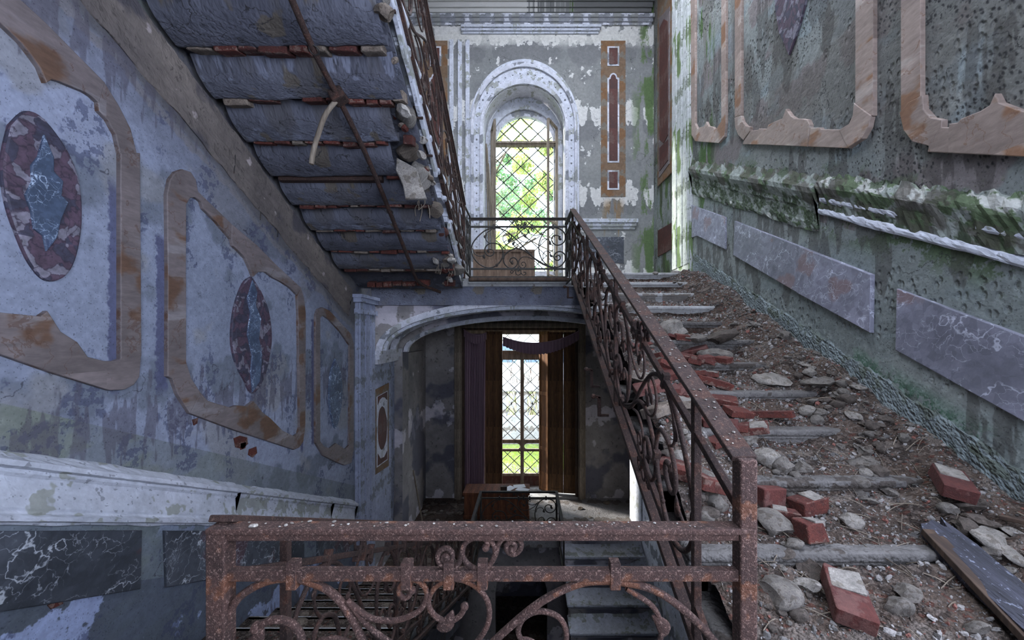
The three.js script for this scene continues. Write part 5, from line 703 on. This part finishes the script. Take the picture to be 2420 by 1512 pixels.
  const [cx2, cy2] = q(1096, 778, 10.4), [dx2, dy2] = q(1150, 786, 10.4); swag('valance', [cx2, cy2], [dx2, dy2], 0.1, 0.24, 9, 10.4, 'short gathered plum valance above the long curtain');
}
{ const o = thing('wooden_chest', 'low reddish-brown wooden chest standing before the tall door', 'chest'), m = mat(rep(woodT, 1), { color: new THREE.Color().setRGB(0.8, 0.5, 0.44) }); const x0 = -1.5, x1 = 0.07, y1 = -3.7, d0 = 9.28, d1 = 9.85;
  part('chest_body', rbox(x0 + 0.03, x1 - 0.03, L0, y1 - 0.06, d0 + 0.03, d1, 0.01), m, o); part('lid', rbox(x0, x1, y1 - 0.06, y1, d0, d1 + 0.02, 0.012), m, o); part('plinth', rbox(x0 + 0.01, x1 - 0.01, L0, L0 + 0.08, d0 + 0.01, d1 + 0.01, 0.008), m, o); for (const x of [-1.35, -0.7, -0.1]) part('front_panel', rbox(x - 0.05, x + 0.05, L0 + 0.08, y1 - 0.06, d0 + 0.015, d0 + 0.05, 0.005), m, o);
  const paper = mat(null, { color: 0xe6e6ea }); [[-0.42, 9.55, 0.3, 0.9, 'sheet of paper lying leftmost on the chest'], [-0.18, 9.68, 0.28, 0.2, 'white sheet of paper at the back of the chest top'], [-0.1, 9.45, 0.3, -0.5, 'sheet of paper at the front right of the chest top']].forEach(([x, d, s, a, l], i) => solo('paper_sheet', uvBox(new THREE.BoxGeometry(s, 0.004, s * 0.7).rotateY(a).translate(x, yw(y1 + 0.004 + i * 0.005), -d)), paper, l, 'paper', null));
  const bx = thing('small_box', 'little dark box on the left part of the chest top', 'box'); part('box_body', rbox(-0.62, -0.47, y1 + 0.002, y1 + 0.08, 9.4, 9.5, 0.006), M.darkWood, bx); part('lid', rbox(-0.625, -0.465, y1 + 0.08, y1 + 0.098, 9.395, 9.505, 0.005), M.darkWood, bx); }
solo('leaning_stick', bar(V3(-2.6, yw(-3.1), -9.1), V3(-2.35, yw(L0 + 0.01), -9.0), 0.025, 0.025), M.greyWood, 'thin stick leaning on the wall in the left corner of the lower hall', 'stick');
for (let i = 0; i < 18; i++) { const x = i < 12 ? rr(-2.5, -1.6) : rr(0.9, 2.2), d = rr(8.9, 10.2), s = rr(0.03, 0.1); const o = solo('rubble_stone', lump(s, i + 500, 0.4, 0.8).translate(x, yw(L0 + s * 0.2), -d), i % 3 ? M.brownStone : M.stone, `${s < 0.06 ? 'small' : 'large'} ${i % 3 ? 'dark brown' : 'grey'} lump of fallen plaster ${i < 12 ? 'in the left corner of the lower hall' : 'on the right of the lower hall floor'}`, 'stone', i < 12 ? 'plaster lumps in the left hall corner' : 'plaster lumps on the right hall floor'); }
// litter on the descending flight
for (let i = 0; i < 28; i++) { const k = 2 + ((rnd() * 11) | 0), d = 1.24 + 0.4224 * k - rr(0.08, 0.32), s = rr(0.03, 0.09); solo('rubble_stone', lump(s, i + 700, 0.45, 0.8).translate(rr(-2.5, -1.12), yw(-1.478 - R * k + s * 0.25), -d), i % 2 ? M.brownStone : M.stone, `${s < 0.055 ? 'small' : 'large'} ${i % 2 ? 'dark brown' : 'grey'} lump of plaster on the ${k < 6 ? 'upper' : k < 10 ? 'middle' : 'lower'} steps of the descending stairs`, 'stone', 'plaster lumps on the descending stairs'); }
for (let i = 0; i < 5; i++) { const a = rr(0, 6), x = rr(-0.7, 0.5), d = rr(6.5, 8.4); solo('fallen_board', bar(V3(x, yw(-7.25 + 0.04 * i), -d), V3(x + Math.cos(a), yw(-7.2 + 0.05 * i), -d + Math.sin(a) * 0.8), 0.16, 0.025), M.darkWood, 'dark board lying at the bottom of the stairwell', 'board', 'boards at the bottom of the stairwell'); }

// ---------------------------------------------------------------- outdoors
const grass = mat(rep(texture(256, 256, (u, v) => { const a = at(A1, u, v), c = at(B1, u, v); set(lerp(96, 150, a), lerp(112, 170, a), lerp(60, 80, a)); over(126, 122, 108, sst(0.5, 0.6, at(A2, u, v))); mul(0.7 + 0.6 * c); }), 0.25), { roughness: 1, bumpMap: rep(bumpDirt, 0.5), bumpScale: 0.1 });
struct('ground', box(-60, 60, L0 - 0.6, L0 - 0.1, 12.2, 110), grass);
{ const g = []; const im = []; for (let i = 0; i < 2600; i++) { const x = rr(-1.6, 2.4), d = rr(12.3, 15.6), h = rr(0.04, 0.14); const q = new THREE.ConeGeometry(0.012, h, 3).rotateZ(rr(-0.5, 0.5)).translate(x, yw(L0 - 0.1 + h * 0.4), -d); im.push(q); } solo('grass_tufts', mergeGeometries(im), mat(null, { color: 0x9db43c }), 'bright green moss and grass on the terrace outside the door', 'grass', null, 'stuff'); }
{ const o = thing('balustrade', 'pale stone balustrade with crossed openings beyond the tall door', 'balustrade'), d = 16, y0 = L0 - 0.1; part('plinth', rbox(-4, 4, y0, -3.3, d, d + 0.3, 0.02), M.tread, o); part('coping', rbox(-4, 4, -2.3, -2.02, d - 0.05, d + 0.35, 0.03), M.tread, o); for (let i = 0; i < 10; i++) { const x = -3.6 + i * 0.85; part('pier', rbox(x - 0.22, x + 0.22, -3.3, -2.3, d + 0.03, d + 0.27, 0.01), M.tread, o); for (const s of [-1, 1]) part('cross_bar', bar(V3(x + 0.22, yw(s > 0 ? -3.28 : -2.32), -d - 0.15), V3(x + 0.63, yw(s > 0 ? -2.32 : -3.28), -d - 0.15), 0.07, 0.07), M.tread, o); } }
const leafG = (() => { const g = new THREE.BufferGeometry(); g.setAttribute('position', new THREE.Float32BufferAttribute([0, -1, 0, 0.5, 0, 0.12, 0, 1, 0, -0.5, 0, 0.12], 3)); g.setIndex([0, 1, 2, 0, 2, 3]); g.computeVertexNormals(); return uvBox(g); })();
function tree(label, x, d, y0, top, rad, n, col, size, lo = 0.35) { const o = thing('tree', label, 'tree', null), hgt = top - y0; part('trunk', tube([V3(x, yw(y0 - 0.2), -d), V3(x + 0.2, yw(y0 + hgt * 0.3), -d), V3(x - 0.1, yw(y0 + hgt * 0.6), -d - 0.1), V3(x, yw(top - 0.6), -d)], 0.14, 16, 8), M.darkWood, o);
  for (let i = 0; i < 9; i++) { const h = y0 + hgt * rr(lo, 0.8), a = rnd() * 6.3, l = rad * rr(0.5, 0.9); part('branch', tube([V3(x, yw(h), -d), V3(x + Math.cos(a) * l * 0.5, yw(h + 0.4), -d + Math.sin(a) * l * 0.5), V3(x + Math.cos(a) * l, yw(h + 0.9), -d + Math.sin(a) * l)], 0.035, 8, 5), M.darkWood, o); }
  const m = new THREE.MeshPhysicalMaterial({ color: 0xffffff, roughness: 0.9, transmission: 0.4, thickness: 0, side: THREE.DoubleSide }), im = new THREE.InstancedMesh(leafG, m, n), q = new THREE.Object3D(), c = new THREE.Color(), clumps = Array.from({ length: 60 }, () => { const a = rnd() * 6.3, r = Math.sqrt(rnd()) * rad; return [x + Math.cos(a) * r, y0 + hgt * rr(lo, 1), d + Math.sin(a) * r, rr(0.3, 0.8)]; });
  for (let i = 0; i < n; i++) { const k = clumps[(rnd() * 60) | 0], g = () => (rnd() + rnd() + rnd()) / 1.5 - 1; q.position.set(k[0] + g() * k[3], yw(Math.max(y0 + 0.3, k[1] + g() * k[3])), -k[2] + g() * k[3]); q.rotation.set(rnd() * 6, rnd() * 6, rnd() * 6); q.scale.setScalar(size * rr(0.6, 1.3)); q.updateMatrix(); im.setMatrixAt(i, q.matrix); c.setRGB(col[0] * rr(0.6, 1.3), col[1] * rr(0.7, 1.2), col[2] * rr(0.6, 1.4)); im.setColorAt(i, c); }
  im.name = 'foliage'; shade(im); o.add(im); tag(im, null, null, null, 'stuff'); }
tree('yellow-green leafy tree straight outside the arched window', -1.9, 16.5, L0, 9.5, 3.2, 40000, [0.5, 0.56, 0.16], 0.085, 0.42);
tree('deeper green tree behind the yellow-green one outside the window', 1.6, 21, L0, 9.0, 3.4, 20000, [0.2, 0.34, 0.14], 0.09, 0.42);
tree('hazy grey-green tree on the left outside the window', -2.6, 24, L0, 10, 3.4, 16000, [0.3, 0.4, 0.22], 0.1, 0.42);
{ const o = thing('shrub', 'bare twiggy shrub with a few leaves beyond the balustrade', 'shrub'); for (let i = 0; i < 34; i++) { const x = rr(-1.2, 1.2), a = rr(-0.8, 0.8), h = rr(1.6, 3.8); part('twig', tube([V3(x, yw(L0), -18.5 + rr(-0.6, 0.6)), V3(x + a * 0.4, yw(L0 + h * 0.6), -18.5), V3(x + a, yw(L0 + h), -18.5 + rr(-0.5, 0.5))], 0.012, 8, 4), M.darkWood, o); } }
{ const o = thing('pale_house', 'pale plain house with blue shutters far beyond the balustrade', 'house'), d = 34; part('wall', rbox(-7, 8, L0, 1.2, d, d + 6, 0.05), mat(null, { color: 0xf0eee8 }), o); part('roof', rbox(-7.4, 8.4, 1.2, 1.6, d - 0.5, d + 6.5, 0.1), M.brick, o); for (const x of [-4.2, -1.7, 0.4, 3]) { const w = part('window', rbox(x - 0.5, x + 0.5, -2.4, -0.8, d - 0.04, d + 0.05, 0.01), mat(null, { color: 0x5b6f86, roughness: 0.3 }), o); for (const s of [-1, 1]) part('shutter', rbox(x + s * 0.75 - 0.22, x + s * 0.75 + 0.22, -2.45, -0.75, d - 0.06, d + 0.02, 0.01), mat(null, { color: 0x8fb0c8 }), w); } }
renderer.render(scene, camera);
